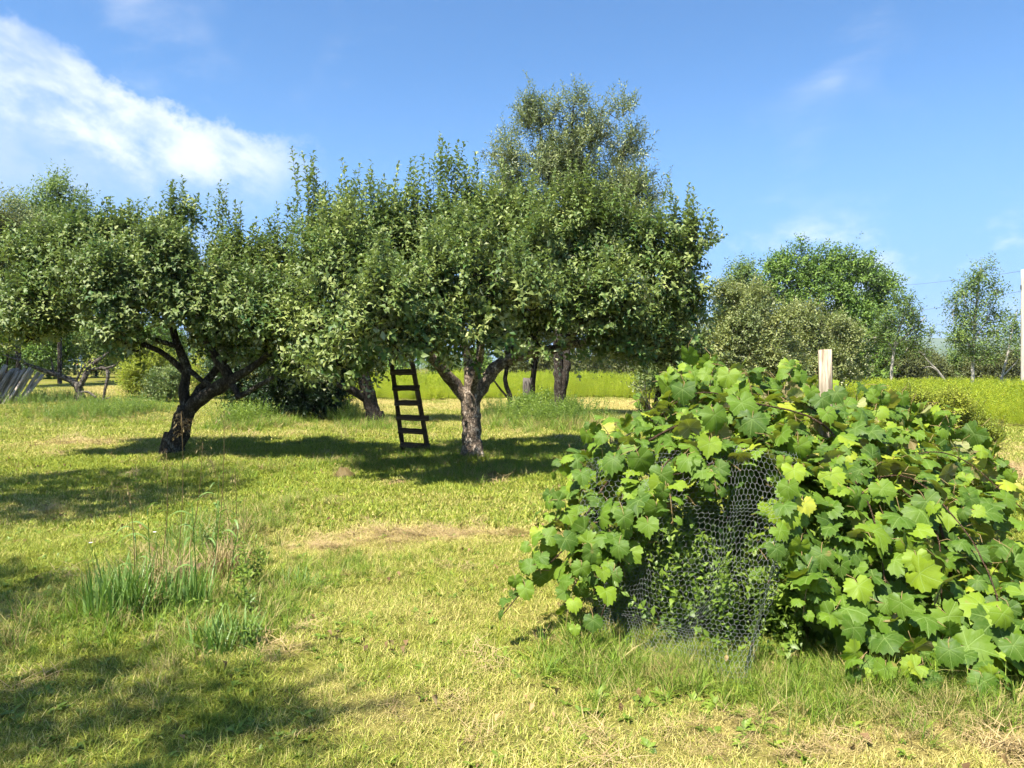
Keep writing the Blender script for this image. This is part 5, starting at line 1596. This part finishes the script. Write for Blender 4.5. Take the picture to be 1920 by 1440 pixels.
def scatter(name, src_meshes, pos, rot, scl, dry, label, cat):
    """one 'stuff' object: the points carry small plants as instances"""
    r = np.random.default_rng(len(pos))
    pick = r.integers(len(src_meshes), size=len(pos)).astype(float)
    me = new_mesh(name, pos, [], {'rot': rot, 'scl': scl, 'dry': dry, 'pick': pick})
    o = add_obj(name, me)
    tag(o, label, cat, kind='stuff')
    ng = bpy.data.node_groups.new(name, 'GeometryNodeTree')
    ng.interface.new_socket('Geometry', in_out='INPUT', socket_type='NodeSocketGeometry')
    ng.interface.new_socket('Geometry', in_out='OUTPUT', socket_type='NodeSocketGeometry')
    N, K = ng.nodes, ng.links
    gi, go = N.new('NodeGroupInput'), N.new('NodeGroupOutput')

    def named(nm, typ):
        n = N.new('GeometryNodeInputNamedAttribute')
        n.data_type = typ
        n.inputs[0].default_value = nm
        return n.outputs[0]
    e2r = N.new('FunctionNodeEulerToRotation')
    K.new(named('rot', 'FLOAT_VECTOR'), e2r.inputs[0])
    g2i = N.new('GeometryNodeGeometryToInstance')
    iop = N.new('GeometryNodeInstanceOnPoints')
    for sm in reversed(src_meshes):
        so = bpy.data.objects.new(name + '_source', sm)
        oi = N.new('GeometryNodeObjectInfo')
        oi.inputs['Object'].default_value = so
        oi.inputs['As Instance'].default_value = True
        K.new(oi.outputs['Geometry'], g2i.inputs[0])
    K.new(gi.outputs[0], iop.inputs['Points'])
    K.new(g2i.outputs[0], iop.inputs['Instance'])
    iop.inputs['Pick Instance'].default_value = True
    f2i = N.new('FunctionNodeFloatToInt')
    K.new(named('pick', 'FLOAT'), f2i.inputs[0])
    K.new(f2i.outputs[0], iop.inputs['Instance Index'])
    K.new(e2r.outputs[0], iop.inputs['Rotation'])
    K.new(named('scl', 'FLOAT'), iop.inputs['Scale'])
    K.new(iop.outputs[0], go.inputs[0])
    md = o.modifiers.new('scatter', 'NODES')
    md.node_group = ng
    return o


def field_points(y0, y1, dens, r, margin=0.6, xmul=0.70):
    """random ground points inside the view wedge"""
    area = 0.5 * ((y0 + y1) * (y1 - y0)) * 2 * xmul + 2 * margin * (y1 - y0)
    n = int(area * dens)
    y = np.sqrt(y0 ** 2 + (y1 ** 2 - y0 ** 2) * r.random(n))
    x = (r.random(n) * 2 - 1) * (xmul * y + margin)
    return x, y


def scat_xyz(x, y, r, smin, smax, tilt=0.12):
    pos = np.stack([x, y, H(x, y)], -1)
    rot = np.stack([r.normal(0, tilt, len(x)), r.normal(0, tilt, len(x)), r.random(len(x)) * 6.283], -1)
    scl = smin + (smax - smin) * r.random(len(x))
    return pos, rot, scl


FIELD = [(-60, 46), (-14, 44), (-12.5, 40), (-4, 37.5), (2, 41), (6, 40), (9, 34), (11.5, 22.5), (14, 20.6), (30, 20)]


def field_front(x):
    f = np.array(FIELD)
    return np.interp(x, f[:, 0], f[:, 1]) + 0.4 * np.sin(x * 1.7)


def build_grass():
    r = np.random.default_rng(101)
    gm = grass_mat('lawn_blade', (0.130, 0.200, 0.020), (0.370, 0.395, 0.048), (0.42, 0.35, 0.11), (0.64, 0.55, 0.20))
    near, mid = [], []
    for k in range(4):
        a = Acc()
        blades(a, 46, 0.075, (0.025, 0.065), 0.0019, r, 0.8, 0.9, 2)
        blades(a, 26, 0.085, (0.03, 0.07), 0.0016, r, 0.6, 0.6, 2, 1.6)
        near.append(a.mesh('grass_tuft', [gm]))
        a = Acc()
        blades(a, 46, 0.13, (0.03, 0.07), 0.0042, r, 0.8, 0.9, 2)
        blades(a, 18, 0.13, (0.03, 0.07), 0.004, r, 0.6, 0.6, 2, 1.6)
        mid.append(a.mesh('grass_tuft', [gm]))
    x, y = field_points(1.9, 7.5, 330, r)
    pos, rot, scl = scat_xyz(x, y, r, 0.7, 1.25)
    d = dryness(x, y)
    scl = scl * (1.15 - 0.45 * d)
    scatter('lawn_grass', near, pos, rot, scl, d, 'short mown yellow-green grass in the foreground', 'grass')
    x, y = field_points(7.5, 16, 150, r)
    pos, rot, scl = scat_xyz(x, y, r, 0.75, 1.3)
    d = dryness(x, y)
    scl = scl * (1.15 - 0.4 * d)
    x2, y2 = field_points(16, 46, 34, r)
    ok = y2 < field_front(x2)
    x2, y2 = x2[ok], y2[ok]
    p2, r2, s2 = scat_xyz(x2, y2, r, 1.1, 1.9)
    d2 = np.clip(dryness(x2, y2) + 0.05, 0, 1)
    scatter('lawn_grass', mid, np.concatenate([pos, p2]), np.concatenate([rot, r2]), np.concatenate([scl, s2]), np.concatenate([d, d2]), 'mown lawn grass running back under the orchard trees', 'grass')

    # dry clippings lying on the lawn
    cm = grass_mat('clippings', (0.30, 0.23, 0.09), (0.40, 0.31, 0.13), (0.26, 0.18, 0.075), (0.46, 0.35, 0.17), 0.15)
    clip = []
    for k in range(3):
        a = Acc()
        blades(a, 60, 0.09, (0.04, 0.11), 0.0014, r, 0.5, 0.5, 2, 3.2)
        clip.append(a.mesh('clipping_tuft', [cm]))
    x, y = field_points(1.9, 24, 90, r)
    d = dryness(x, y)
    keep = r.random(len(x)) < np.clip((d - 0.52) * 2.2, 0.015, 1) * np.where(y > 10, 0.5, 1)
    x, y, d = x[keep], y[keep], d[keep]
    pos, rot, scl = scat_xyz(x, y, r, 0.7, 1.5, 0.25)
    pos[:, 2] += 0.02 + 0.02 * r.random(len(x))
    scatter('dry_clippings', clip, pos, rot, scl * np.where(y > 10, 1.8, 1.0), np.ones(len(x)), 'dry straw-coloured mowing clippings lying on the lawn', 'clippings')

    # rough, longer grass along edges and round trunks
    rm = grass_mat('rough_blade', (0.075, 0.170, 0.016), (0.250, 0.340, 0.035), (0.32, 0.26, 0.085), (0.45, 0.37, 0.16), 0.3)
    rough = []
    for k in range(4):
        a = Acc()
        blades(a, 30, 0.05, (0.10, 0.26), 0.0026, r, 0.45, 0.9, 3)
        rough.append(a.mesh('rough_tuft', [rm]))
    xs, ys, ss, ds = [], [], [], []
    for px, py, hw, hh, n, s, dr in ((1300, 1255, 150, 30, 420, 0.5, 0.2), (1520, 1290, 130, 40, 380, 0.55, 0.2), (1780, 1340, 160, 30, 240, 0.55, 0.35), (1110, 1230, 50, 40, 130, 0.8, 0.15), (1220, 1195, 60, 26, 90, 0.6, 0.2),
                                    (300, 1105, 110, 60, 300, 0.85, 0.25), (440, 1165, 80, 60, 240, 0.75, 0.25), (225, 1140, 60, 40, 160, 0.95, 0.1), (420, 1000, 80, 60, 330, 0.9, 0.35), (500, 1150, 60, 50, 120, 0.6, 0.3), (480, 880, 100, 16, 190, 0.75, 0.3), (330, 890, 100, 16, 140, 0.7, 0.3), (620, 1060, 90, 22, 120, 0.55, 0.2),
                                    (885, 885, 90, 12, 260, 0.8, 0.3), (780, 860, 90, 14, 220, 0.9, 0.2), (1000, 865, 90, 18, 260, 0.8, 0.15), (680, 870, 60, 10, 140, 0.8, 0.2), (150, 785, 150, 12, 620, 1.1, 0.4), (100, 770, 110, 8, 380, 1.1, 0.3), (480, 800, 60, 8, 160, 1.7, 0.2), (1020, 800, 80, 7, 300, 1.8, 0.3), (700, 800, 70, 7, 160, 1.6, 0.2), (1130, 800, 40, 6, 130, 1.9, 0.5), (930, 790, 40, 6, 110, 1.6, 0.4),
                                    (560, 830, 200, 16, 240, 0.6, 0.1), (1700, 1290, 120, 26, 160, 0.8, 0.2), (240, 780, 40, 8, 160, 1.2, 0.1)):
        gx, gd = G(px, py)
        sx, sy = hw / F * gd, hh * gd * gd / (F * EYE)
        xs.append(gx + sx * 0.7 * r.standard_normal(n))
        ys.append(gd + sy * 0.7 * r.standard_normal(n))
        ss.append(s * (0.5 + 0.8 * r.random(n)))
        ds.append(np.clip(dr + 0.25 * r.standard_normal(n), 0, 1))
    x, y = np.concatenate(xs), np.concatenate(ys)
    pos, rot, _ = scat_xyz(x, y, r, 1, 1, 0.15)
    scatter('rough_grass', rough, pos, rot, np.concatenate(ss), np.concatenate(ds), 'longer unmown grass round trunks, weeds and the wire cage', 'grass')

    # flat broadleaf weeds in the lawn
    weed = []
    for k in range(3):
        a = Acc()
        n = 9
        az = r.random(n) * 6.283
        d3 = np.stack([np.cos(az), np.sin(az), 0.25 + 0.3 * r.random(n)], -1)
        leaves(a, np.zeros((n, 3)) + np.array((0, 0, 0.01)), d3, np.tile(np.array((0, 0, 1.0)), (n, 1)), 0.05 + 0.04 * r.random(n), 0.42, r.random(n), 0.3, 0.4, r)
        weed.append(a.mesh('weed_rosette', [M['weed_leaf']]))
    x, y = field_points(2.0, 9, 40, r)
    keep = r.random(len(x)) < 0.2 + 0.8 * (dryness(x, y) < 0.35)
    x, y = x[keep], y[keep]
    x = np.concatenate([x, 1.2 + 0.4 * r.standard_normal(420), 1.6 + 0.5 * r.standard_normal(120), -2.3 + 0.5 * r.standard_normal(160)])
    y = np.concatenate([y, 4.05 + 0.28 * r.standard_normal(420), 3.75 + 0.2 * r.standard_normal(120), 5.0 + 0.5 * r.standard_normal(160)])
    pos, rot, scl = scat_xyz(x, y, r, 0.3, 0.85, 0.2)
    scatter('lawn_weeds', weed, pos, rot, scl, np.zeros(len(x)), 'small flat broadleaf weeds dotted through the lawn', 'weeds')

    # dead leaves and clover specks on the turf
    dl = leaf_mat('dead_leaf', (0.10, 0.055, 0.025), (0.34, 0.23, 0.10), (0.3, 0.22, 0.11), (0.3, 0.2, 0.08), 0.1, 0.7, 0.2)
    dead = []
    for k in range(3):
        a = Acc()
        n = 2
        az = r.random(n) * 6.283
        leaves(a, np.stack([r.normal(0, 0.05, n), r.normal(0, 0.05, n), np.full(n, 0.045)], -1), np.stack([np.cos(az), np.sin(az), r.normal(0, 0.25, n)], -1), np.array((0, 0, 1.0)) + r.normal(0, 0.4, (n, 3)), 0.035 + 0.03 * r.random(n), 0.5, r.random(n), 0.5, 0.6, r)
        dead.append(a.mesh('dead_leaf', [dl]))
    x, y = field_points(2.0, 16, 5, r)
    pos, rot, scl = scat_xyz(x, y, r, 0.5, 1.2, 0.3)
    scatter('fallen_leaves', dead, pos, rot, scl, np.zeros(len(x)), 'small dead brown leaves lying here and there on the turf', 'leaves')

    # low leafy growth inside the wire cage
    stalk = []
    for k in range(4):
        a = Acc()
        st = np.zeros((1, 3))
        shoots(a, a, np.repeat(st, 4, 0), unit(np.array((0, 0, 1.0)) + 0.35 * r.standard_normal((4, 3))), 0.25 + 0.25 * r.random(4), r, spacing=0.016, leaf=0.045, width=0.5, fold=0.3, droop=0.3, twig=0.002, bare=0.05)
        stalk.append(a.mesh('cage_weed', [M['weed_leaf']]))
    n = 420
    x = 1.2 + 0.36 * r.standard_normal(n)
    y = 4.95 + 0.33 * r.standard_normal(n)
    ok = (y > 4.55 - (x - 0.7) * 0.9 + 0.03) & (x > 0.6)
    x, y = x[ok], y[ok]
    pos, rot, scl = scat_xyz(x, y, r, 0.6, 1.6, 0.15)
    scatter('cage_weeds', stalk, pos, rot, scl, np.zeros(len(x)), 'small-leaved weeds crowding inside the chicken wire', 'weeds')

    # weeds on the mound round the dead apple tree and at other rough spots
    xs, ys, ss = [], [], []
    for px, py, hw, hh, n, s in ((100, 772, 70, 6, 260, 1.15), (180, 782, 90, 7, 260, 1.0), (250, 780, 40, 6, 110, 1.1), (460, 795, 40, 6, 120, 1.4), (1010, 795, 50, 5, 150, 1.5), (1075, 790, 40, 5, 90, 1.6), (930, 785, 30, 4, 60, 1.4), (650, 790, 30, 5, 70, 1.3)):
        gx, gd = G(px, py)
        xs.append(gx + hw / F * gd * 0.6 * r.standard_normal(n))
        ys.append(gd + hh * gd * gd / (F * EYE) * 0.6 * r.standard_normal(n))
        ss.append(s * (0.5 + 0.7 * r.random(n)))
    x, y = np.concatenate(xs), np.concatenate(ys)
    pos, rot, _ = scat_xyz(x, y, r, 1, 1, 0.15)
    scatter('rough_weeds', stalk, pos, rot, np.concatenate(ss), np.zeros(len(x)), 'leafy green weeds on the mound and round the orchard trunks', 'weeds')

    # goldenrod field
    gold = []
    for k in range(5):
        a = Acc()
        for j in range(4):
            b0 = np.array((r.normal() * 0.10, r.normal() * 0.10, 0))
            dv = unit(np.array((0, 0, 1.0)) + 0.10 * r.standard_normal(3))
            shoots(a, a, b0[None], dv[None], np.array([0.95 + 0.35 * r.random()]), r, spacing=0.032, leaf=0.12, width=0.22, fold=0.3, droop=0.5, twig=0.006, bare=0.15, simple=True, open_=1.0, bend=0.08)
        gold.append(a.mesh('goldenrod_clump', [M['goldenrod']]))
    n = 60000
    x = -58 + 104 * r.random(n)
    y = 19.5 + 40 * r.random(n) ** 1.2
    dd = y - field_front(x)
    keep = (dd > 0) & (np.abs(x) < 0.72 * y + 2) & (r.random(n) < np.clip(1.3 - dd / 26, 0.12, 1)) & (x > -13 - 0.02 * y)
    x, y, dd = x[keep], y[keep], dd[keep]
    pos, rot, scl = scat_xyz(x, y, r, 0.75, 1.12, 0.06)
    scl = scl * np.clip(0.42 + dd * 0.13, 0.42, 1.0) * (0.66 + 0.42 * vnoise(x, y, 0.45, 33) + 0.26 * vnoise(x, y, 1.7, 34))
    scl = scl * np.where(x > 8, 0.72, 0.95)
    scatter('goldenrod_field', gold, pos, rot, scl, np.zeros(len(x)), 'bright yellow-green goldenrod filling the field behind the orchard', 'field plants')


build_grass()

# ------------------------------------------------------------------ single plants and small things in front
def near_plants():
    r = np.random.default_rng(121)

    def place(name, acc, mats, label, cat, xy, group=None):
        o = add_obj(name, acc.mesh(name, mats), None, (xy[0], xy[1], float(H(*xy))))
        tag(o, label, cat, group)
        return o
    gb = leaf_mat('blade_green', (0.045, 0.135, 0.018), (0.150, 0.270, 0.040), (0.16, 0.26, 0.06), (0.3, 0.45, 0.06), 0.3, 0.45, 0.4)
    db = leaf_mat('blade_dry', (0.17, 0.12, 0.05), (0.40, 0.31, 0.15), (0.36, 0.28, 0.13), (0.4, 0.3, 0.12), 0.2, 0.7, 0.2)

    def clump(name, label, px, py, n, rad, h, w, mat, lean=0.3, curl=0.6, segs=5):
        a = Acc()
        blades(a, n, rad, h, w, r, lean, curl, segs)
        place(name, a, [mat], label, 'grass clump', G(px, py))
    clump('grass_clump', 'upright bright green grass clump at the left of the weedy stump', 225, 1165, 300, 0.21, (0.18, 0.48), 0.0075, gb, 0.2, 0.4)
    clump('grass_clump', 'green blades sprouting in front of the stump', 345, 1150, 110, 0.15, (0.15, 0.42), 0.007, gb, 0.15, 0.3)
    clump('dry_grass_clump', 'brown dead grass tangle beside the stump', 300, 1115, 300, 0.24, (0.15, 0.42), 0.0042, db, 0.5, 0.9)
    clump('dry_grass_clump', 'straw-coloured grass fan right of the stump', 420, 1090, 160, 0.16, (0.2, 0.42), 0.004, db, 0.55, 0.4)
    clump('grass_clump', 'green grass bunch low right of the weedy stump', 425, 1215, 170, 0.18, (0.10, 0.28), 0.007, gb, 0.35, 0.6)
    clump('grass_clump', 'low spiky grass bunch right of the weed patch', 560, 1105, 60, 0.12, (0.08, 0.2), 0.005, gb, 0.6, 0.5)

    clump('grass_clump', 'thin pale grass tuft behind the stump', 360, 1040, 120, 0.25, (0.2, 0.5), 0.0035, gb, 0.35, 0.6)
    clump('dry_grass_clump', 'dry straw tuft at the far end of the weed patch', 440, 1010, 120, 0.25, (0.12, 0.35), 0.003, db, 0.5, 0.6)
    clump('dry_grass_clump', 'dead brown blades drooping over the front of the patch', 255, 1160, 90, 0.10, (0.2, 0.36), 0.003, db, 0.5, 1.2)
    # reed grass: stem with broad arching blades
    for px, py, hgt, lab, sd in ((372, 1160, 0.72, 'reed grass stem with broad arching blades over the stump', 1), (398, 1120, 0.62, 'second reed grass stem with pale pointed blades behind the stump', 2), (400, 1075, 0.72, 'reed grass leaning right behind the weed patch', 3), (285, 1130, 0.62, 'reed grass standing in the brown tangle', 4), (262, 1150, 0.52, 'short reed grass between the green clump and brown tangle', 5), (420, 1140, 0.5, 'short reed grass right of the front blades', 6)):
        q = np.random.default_rng(900 + sd)
        root = empty('reed_grass', (*G(px, py), float(H(*G(px, py)))))
        tag(root, lab, 'reed grass')
        a = Acc()
        lean = np.array((0.10 * q.normal() + 0.05, 0.05 * q.normal(), 1.0))
        tube(a, np.array([lean * hgt * t for t in np.linspace(0, 1, 6)]), np.linspace(0.004, 0.002, 6), 5)
        add_obj('stem', a.mesh('stem', [gb], True), root)
        for k in range(7):
            t0 = 0.3 + 0.7 * k / 6
            az = q.random() * 6.283 if k else 0.2
            o3 = np.array((math.cos(az), math.sin(az) * 0.7, 0))
            L_ = 0.16 + 0.14 * q.random()
            n = 9
            tt = np.linspace(0, 1, n)
            c = lean * hgt * t0 + (o3 * (0.75 * tt)[:, None] + np.array((0, 0, 1.0)) * (0.8 * tt - 0.85 * tt ** 2)[:, None]) * L_
            sv = unit(np.cross(o3, np.array((0, 0, 1.0)))) + np.array((0, 0, 0.3))
            w = 0.006 * np.sin(np.pi * np.clip(0.18 + 0.82 * tt, 0, 1)) + 0.0004
            v = np.concatenate([c - sv * w[:, None], c + sv * w[:, None] + np.array((0, 0, .002))])
            i = np.arange(n - 1)
            b_ = Acc()
            b_.add(v, None, np.stack([i, i + 1, n + i + 1, n + i], -1), 0.3 + 0.7 * q.random())
            add_obj('blade', b_.mesh('blade', [gb], True), root)

    # brome grass with drooping seed heads, tall thin stalks
    stalks = [(248, 1150, 238, 905, 0.13, 'brome grass stalk with wide drooping seed head, leftmost in the weed patch'), (330, 1090, 340, 775, 0.09, 'tallest thin seed-head stalk, before the leaning apple trunk'),
              (300, 1080, 312, 850, 0.06, 'thin seeding stalk just left of the tallest one'), (345, 1085, 380, 830, 0.06, 'thin seeding stalk right of the tallest one'), (400, 1080, 420, 770, 0.07, 'tall stalk with reddish seed head by the apple fork'),
              (440, 1060, 395, 860, 0.05, 'short thin seeding stalk leaning left'), (430, 1100, 440, 880, 0.05, 'pale thin seeding stalk at the right of the weed patch')]
    for px, py, tx, ty, sp, lab in stalks:
        g = G(px, py)
        root = empty('seeding_grass', (*g, float(H(*g))))
        tag(root, lab, 'grass stalk', 'seeding grass stalks over the weed patch')
        base = np.array(root.location)
        top = P(tx, ty, g[1]) - base
        a = Acc()
        t = np.linspace(0, 1, 9)[:, None]
        c = top * t + np.array((0.03, 0, 0)) * np.sin(t * math.pi)
        tube(a, c, np.linspace(0.0034, 0.0018, 9), 4)
        add_obj('stem', a.mesh('stem', [db], True), root)
        s_ = Acc()
        n = int(14 + 160 * sp)
        tt = 0.86 + 0.14 * r.random(n)
        p0 = top * tt[:, None] + np.array((0.03, 0, 0)) * np.sin(tt * math.pi)[:, None]
        az = r.random(n) * 6.283
        d = np.stack([np.cos(az), np.sin(az), 0.25 + 0.3 * r.standard_normal(n)], -1)
        e = p0 + d * (sp * (0.4 + 0.6 * r.random(n)))[:, None] - np.array((0, 0, 1)) * (sp * 0.35 * r.random(n))[:, None]
        for i in range(n):
            tube(s_, np.array([p0[i], (p0[i] + e[i]) / 2 + np.array((0, 0, .01)), e[i]]), 0.0006, 3, False)
        leaves(s_, e, unit(np.stack([np.cos(az) * .5, np.sin(az) * .5, -np.ones(n)], -1)), r.standard_normal((n, 3)), 0.024 + 0.012 * r.random(n), 0.2, r.random(n), 0.2, 0.1, r)
        add_obj('seed_head', s_.mesh('seed_head', [db]), root)

    # stump
    g = G(352, 1092)
    a = Acc()
    n = 18
    th = np.arange(n) / n * 6.283
    for k in range(1):
        rr = 0.115 * (1 + 0.12 * np.sin(th * 3 + 1) + 0.08 * r.standard_normal(n))
        rows = []
        for z, f in ((-0.10, 1.25), (0.0, 1.1), (0.05, 1.0), (0.085, 0.95)):
            rows.append(np.stack([np.cos(th) * rr * f, np.sin(th) * rr * f, z + 0.012 * r.standard_normal(n)], -1))
        rows.append(np.stack([np.cos(th) * rr * 0.5, np.sin(th) * rr * 0.5, 0.08 + 0.006 * r.standard_normal(n)], -1))
        v = np.array(rows)
        idx = np.arange(v.shape[0] * n).reshape(-1, n)
        nx = np.roll(idx, -1, axis=1)
        q = np.stack([idx[:-1], nx[:-1], nx[1:], idx[1:]], -1).reshape(-1, 4)
        a.add(np.concatenate([v.reshape(-1, 3), [[0, 0, 0.07]]]), np.stack([idx[-1], nx[-1], np.full(n, v.shape[0] * n)], -1), q)
    place('tree_stump', a, [M['stump_wood']], 'low weathered brown tree stump hidden in the weed patch', 'stump', g)

    # broadleaf weeds standing in the patch
    for px, py, hgt, nn, lab in ((215, 1130, 0.22, 3, 'leafy broadleaf weed at the left foot of the weed patch'), (330, 1170, 0.2, 4, 'leafy weed in front of the stump'), (455, 1160, 0.30, 10, 'leafy weed right of the reed grass'), (410, 1040, 0.42, 16, 'bushy dark weed behind the stump'),
                                 (470, 1215, 0.2, 6, 'low leafy weed at the right foot of the weed patch'), (470, 1110, 0.34, 16, 'bushy pale weed at the right end of the weed patch')):
        g = G(px, py)
        root = empty('leafy_weed', (*g, float(H(*g))))
        tag(root, lab, 'weed', 'leafy weeds in the weed patch')
        a, st = Acc(), Acc()
        shoots(a, st, np.zeros((nn, 3)) + 0.03 * r.standard_normal((nn, 3)), unit(np.array((0, 0, 1.0)) + 0.45 * r.standard_normal((nn, 3))), hgt * (0.6 + 0.6 * r.random(nn)), r, spacing=0.017, leaf=0.055, width=0.36, fold=0.3, droop=0.4, twig=0.0025)
        add_obj('foliage', a.mesh('foliage', [M['weed_leaf']]), root)
        add_obj('stems', st.mesh('stems', [M['weed_leaf']]), root)

    # milkweed-like plant behind the wire
    g = np.array((1.03, 4.62))
    root = empty('star_leaved_weed', (*g, float(H(*g))))
    tag(root, 'weed with whorls of long pointed leaves behind the chicken wire', 'weed')
    base = np.array(root.location)
    a = Acc()
    tips = [P(1300, 1010, 4.55), P(1325, 1030, 4.52), P(1285, 1035, 4.55)]
    for tp in tips:
        c = spline(np.array([(0, 0, 0), (tp - base) * 0.5 + np.array((0.02, 0, 0)), tp - base]), 0.05)
        tube(a, c, 0.003, 5)
    add_obj('stem', a.mesh('stem', [M['weed_leaf']], True), root)
    for tp in tips:
        for k in range(7):
            az = k * 2.4 + r.random()
            l = Acc()
            d = np.array([[math.cos(az), math.sin(az) * 0.8 - 0.25, 0.15 + 0.3 * r.normal()]])
            leaves(l, (tp - base)[None], d, np.array([[0, -0.4, 1.0]]), np.array([0.09 + 0.03 * r.random()]), 0.26, np.array([0.75 + 0.25 * r.random()]), 0.3, 0.3, r)
            add_obj('leaf', l.mesh('leaf', [M['weed_leaf']]), root)

    # little pale flowers
    fm, b, out = new_mat('petal')
    b.t.links.new(principled(b, (0.75, 0.66, 0.72), 0.6, 0.2), out.inputs[0])
    for px, py, ty, lab in ((180, 1130, 1018, 'small pale flower on the left of the weed patch'), (300, 1120, 998, 'small pale flower amid the brown grass')):
        g = G(px, py)
        root = empty('wild_flower', (*g, float(H(*g))))
        tag(root, lab, 'flower')
        top = P(px - 10, ty, g[1]) - np.array(root.location)
        a = Acc()
        tube(a, np.array([(0, 0, 0), top * 0.5 + np.array((0.01, 0, 0)), top]), 0.0015, 4)
        add_obj('stem', a.mesh('stem', [gb]), root)
        f = Acc()
        n = 12
        az = np.arange(n) / n * 6.283
        leaves(f, np.repeat(top[None], n, 0), np.stack([np.cos(az), np.sin(az), np.full(n, .3)], -1), np.tile(np.array((0, 0, 1.0)), (n, 1)), 0.016, 0.4, r.random(n), 0.1, 0.1, r)
        add_obj('petals', f.mesh('petals', [fm]), root)

    # mound of earth / old hay under the apple tree
    for px, py, w, h_, lab in ((645, 893, 0.19, 0.14, 'small brown earth mound on the lawn under the apple tree'), (15 + 640 + 95, 910, 0.22, 0.05, 'flattened brown hay heap at the shade edge'), (925, 893, 0.26, 0.06, 'brown dead hay heap right of the pale trunk')):
        g = G(px, py)
        a = Acc()
        n, m_ = 16, 6
        th = np.arange(n) / n * 6.283
        rows = [np.stack([np.cos(th) * w * f, np.sin(th) * w * f * 0.8, h_ * (1 - f ** 1.8) - 0.02 + 0.02 * r.standard_normal(n)], -1) for f in np.linspace(1.1, 0.12, m_)]
        v = np.array(rows)
        idx = np.arange(m_ * n).reshape(-1, n)
        nx = np.roll(idx, -1, axis=1)
        q = np.stack([idx[:-1], nx[:-1], nx[1:], idx[1:]], -1).reshape(-1, 4)
        a.add(np.concatenate([v.reshape(-1, 3), [[0, 0, h_]]]), np.stack([idx[-1], nx[-1], np.full(n, m_ * n)], -1), q)
        blades(a, 160, w * 0.95, (0.04, h_ + 0.06), 0.003, r, 1.2, 0.8, 2)
        place('hay_mound', a, [db], lab, 'mound', g)


near_plants()


# ------------------------------------------------------------------ trees behind the camera whose shade reaches the lawn
def shade_tree(name, label, seed, centre, R, n, per=5, leaf=0.12):
    b = np.array((centre[0], centre[1], float(H(centre[0], centre[1]))))
    t = Tree(name, label, 'tree', seed, b)
    c = np.array(centre)
    t.limb3(np.array([np.append(b - np.array((0, 0, .1)), .22), np.append(b + (c - b) * 0.5, .16), np.append(c, .06)]), 9, 0.06, 0.25)
    r = t.r
    for k in range(6):
        dv = unit(r.standard_normal(3)) * np.array((1, 1, 0.6)) * R * 0.7
        t.limb3(np.array([np.append(b + (c - b) * (0.55 + 0.07 * k), .08), np.append(c + dv * 0.5 - np.array((0, 0, .3)), .05), np.append(c + dv, .02)]), 7, 0.06, 0.25)
    dv = unit(r.standard_normal((n, 3)))
    pos = c + dv * R * (0.35 + 0.65 * r.random((n, 1)) ** 0.6) * np.array((1, 1, 0.8))
    st = np.repeat(pos, per, 0) + r.standard_normal((n * per, 3)) * 0.1
    shoots(t.crown, None, st, np.repeat(dv, per, 0) + r.standard_normal((n * per, 3)) * 0.5 + np.array((0, 0, .4)), 0.3 + 0.3 * r.random(n * per), r, spacing=0.06, leaf=leaf, width=0.5, simple=True)
    t.finish(M['apple_leaf_dark'], M['bark'])


shade_tree('apple_tree', 'apple tree left of the photographer, shading the near lawn corner', 201, (-5.15, -0.75, 7.0), 1.75, 230)
shade_tree('apple_tree', 'apple tree left of the photographer, shading the lawn at the left edge', 203, (-7.05, 1.55, 7.0), 1.4, 170)
shade_tree('apple_tree', 'apple tree out of view at left, shading the lawn beside the weed patch', 202, (-8.5, 6.7, 7.0), 2.15, 420)


# ------------------------------------------------------------------ air
def build_haze():
    acc = Acc()
    x, y0, y1, z0, z1 = 2950, -60, 2950, -12, 130
    v = np.array([(-x, y0, z0), (x, y0, z0), (x, y1, z0), (-x, y1, z0), (-x, y0, z1), (x, y0, z1), (x, y1, z1), (-x, y1, z1)], float)
    acc.add(v, None, [(0, 3, 2, 1), (4, 5, 6, 7), (0, 1, 5, 4), (1, 2, 6, 5), (2, 3, 7, 6), (3, 0, 4, 7)])
    m = bpy.data.materials.new('haze_air')
    m.use_nodes = True
    m.node_tree.nodes.clear()
    b = NB(m.node_tree)
    out = b.new('ShaderNodeOutputMaterial')
    pv = b.new('ShaderNodeVolumePrincipled')
    pv.inputs['Color'].default_value = (0.80, 0.90, 1.0, 1)
    pv.inputs['Density'].default_value = 0.00014
    pv.inputs['Anisotropy'].default_value = 0.0
    b.t.links.new(pv.outputs[0], out.inputs['Volume'])
    o = add_obj('haze', acc.mesh('haze', [m]))
    tag(o, 'thin bluish summer haze filling the air', 'haze', kind='stuff')


build_haze()
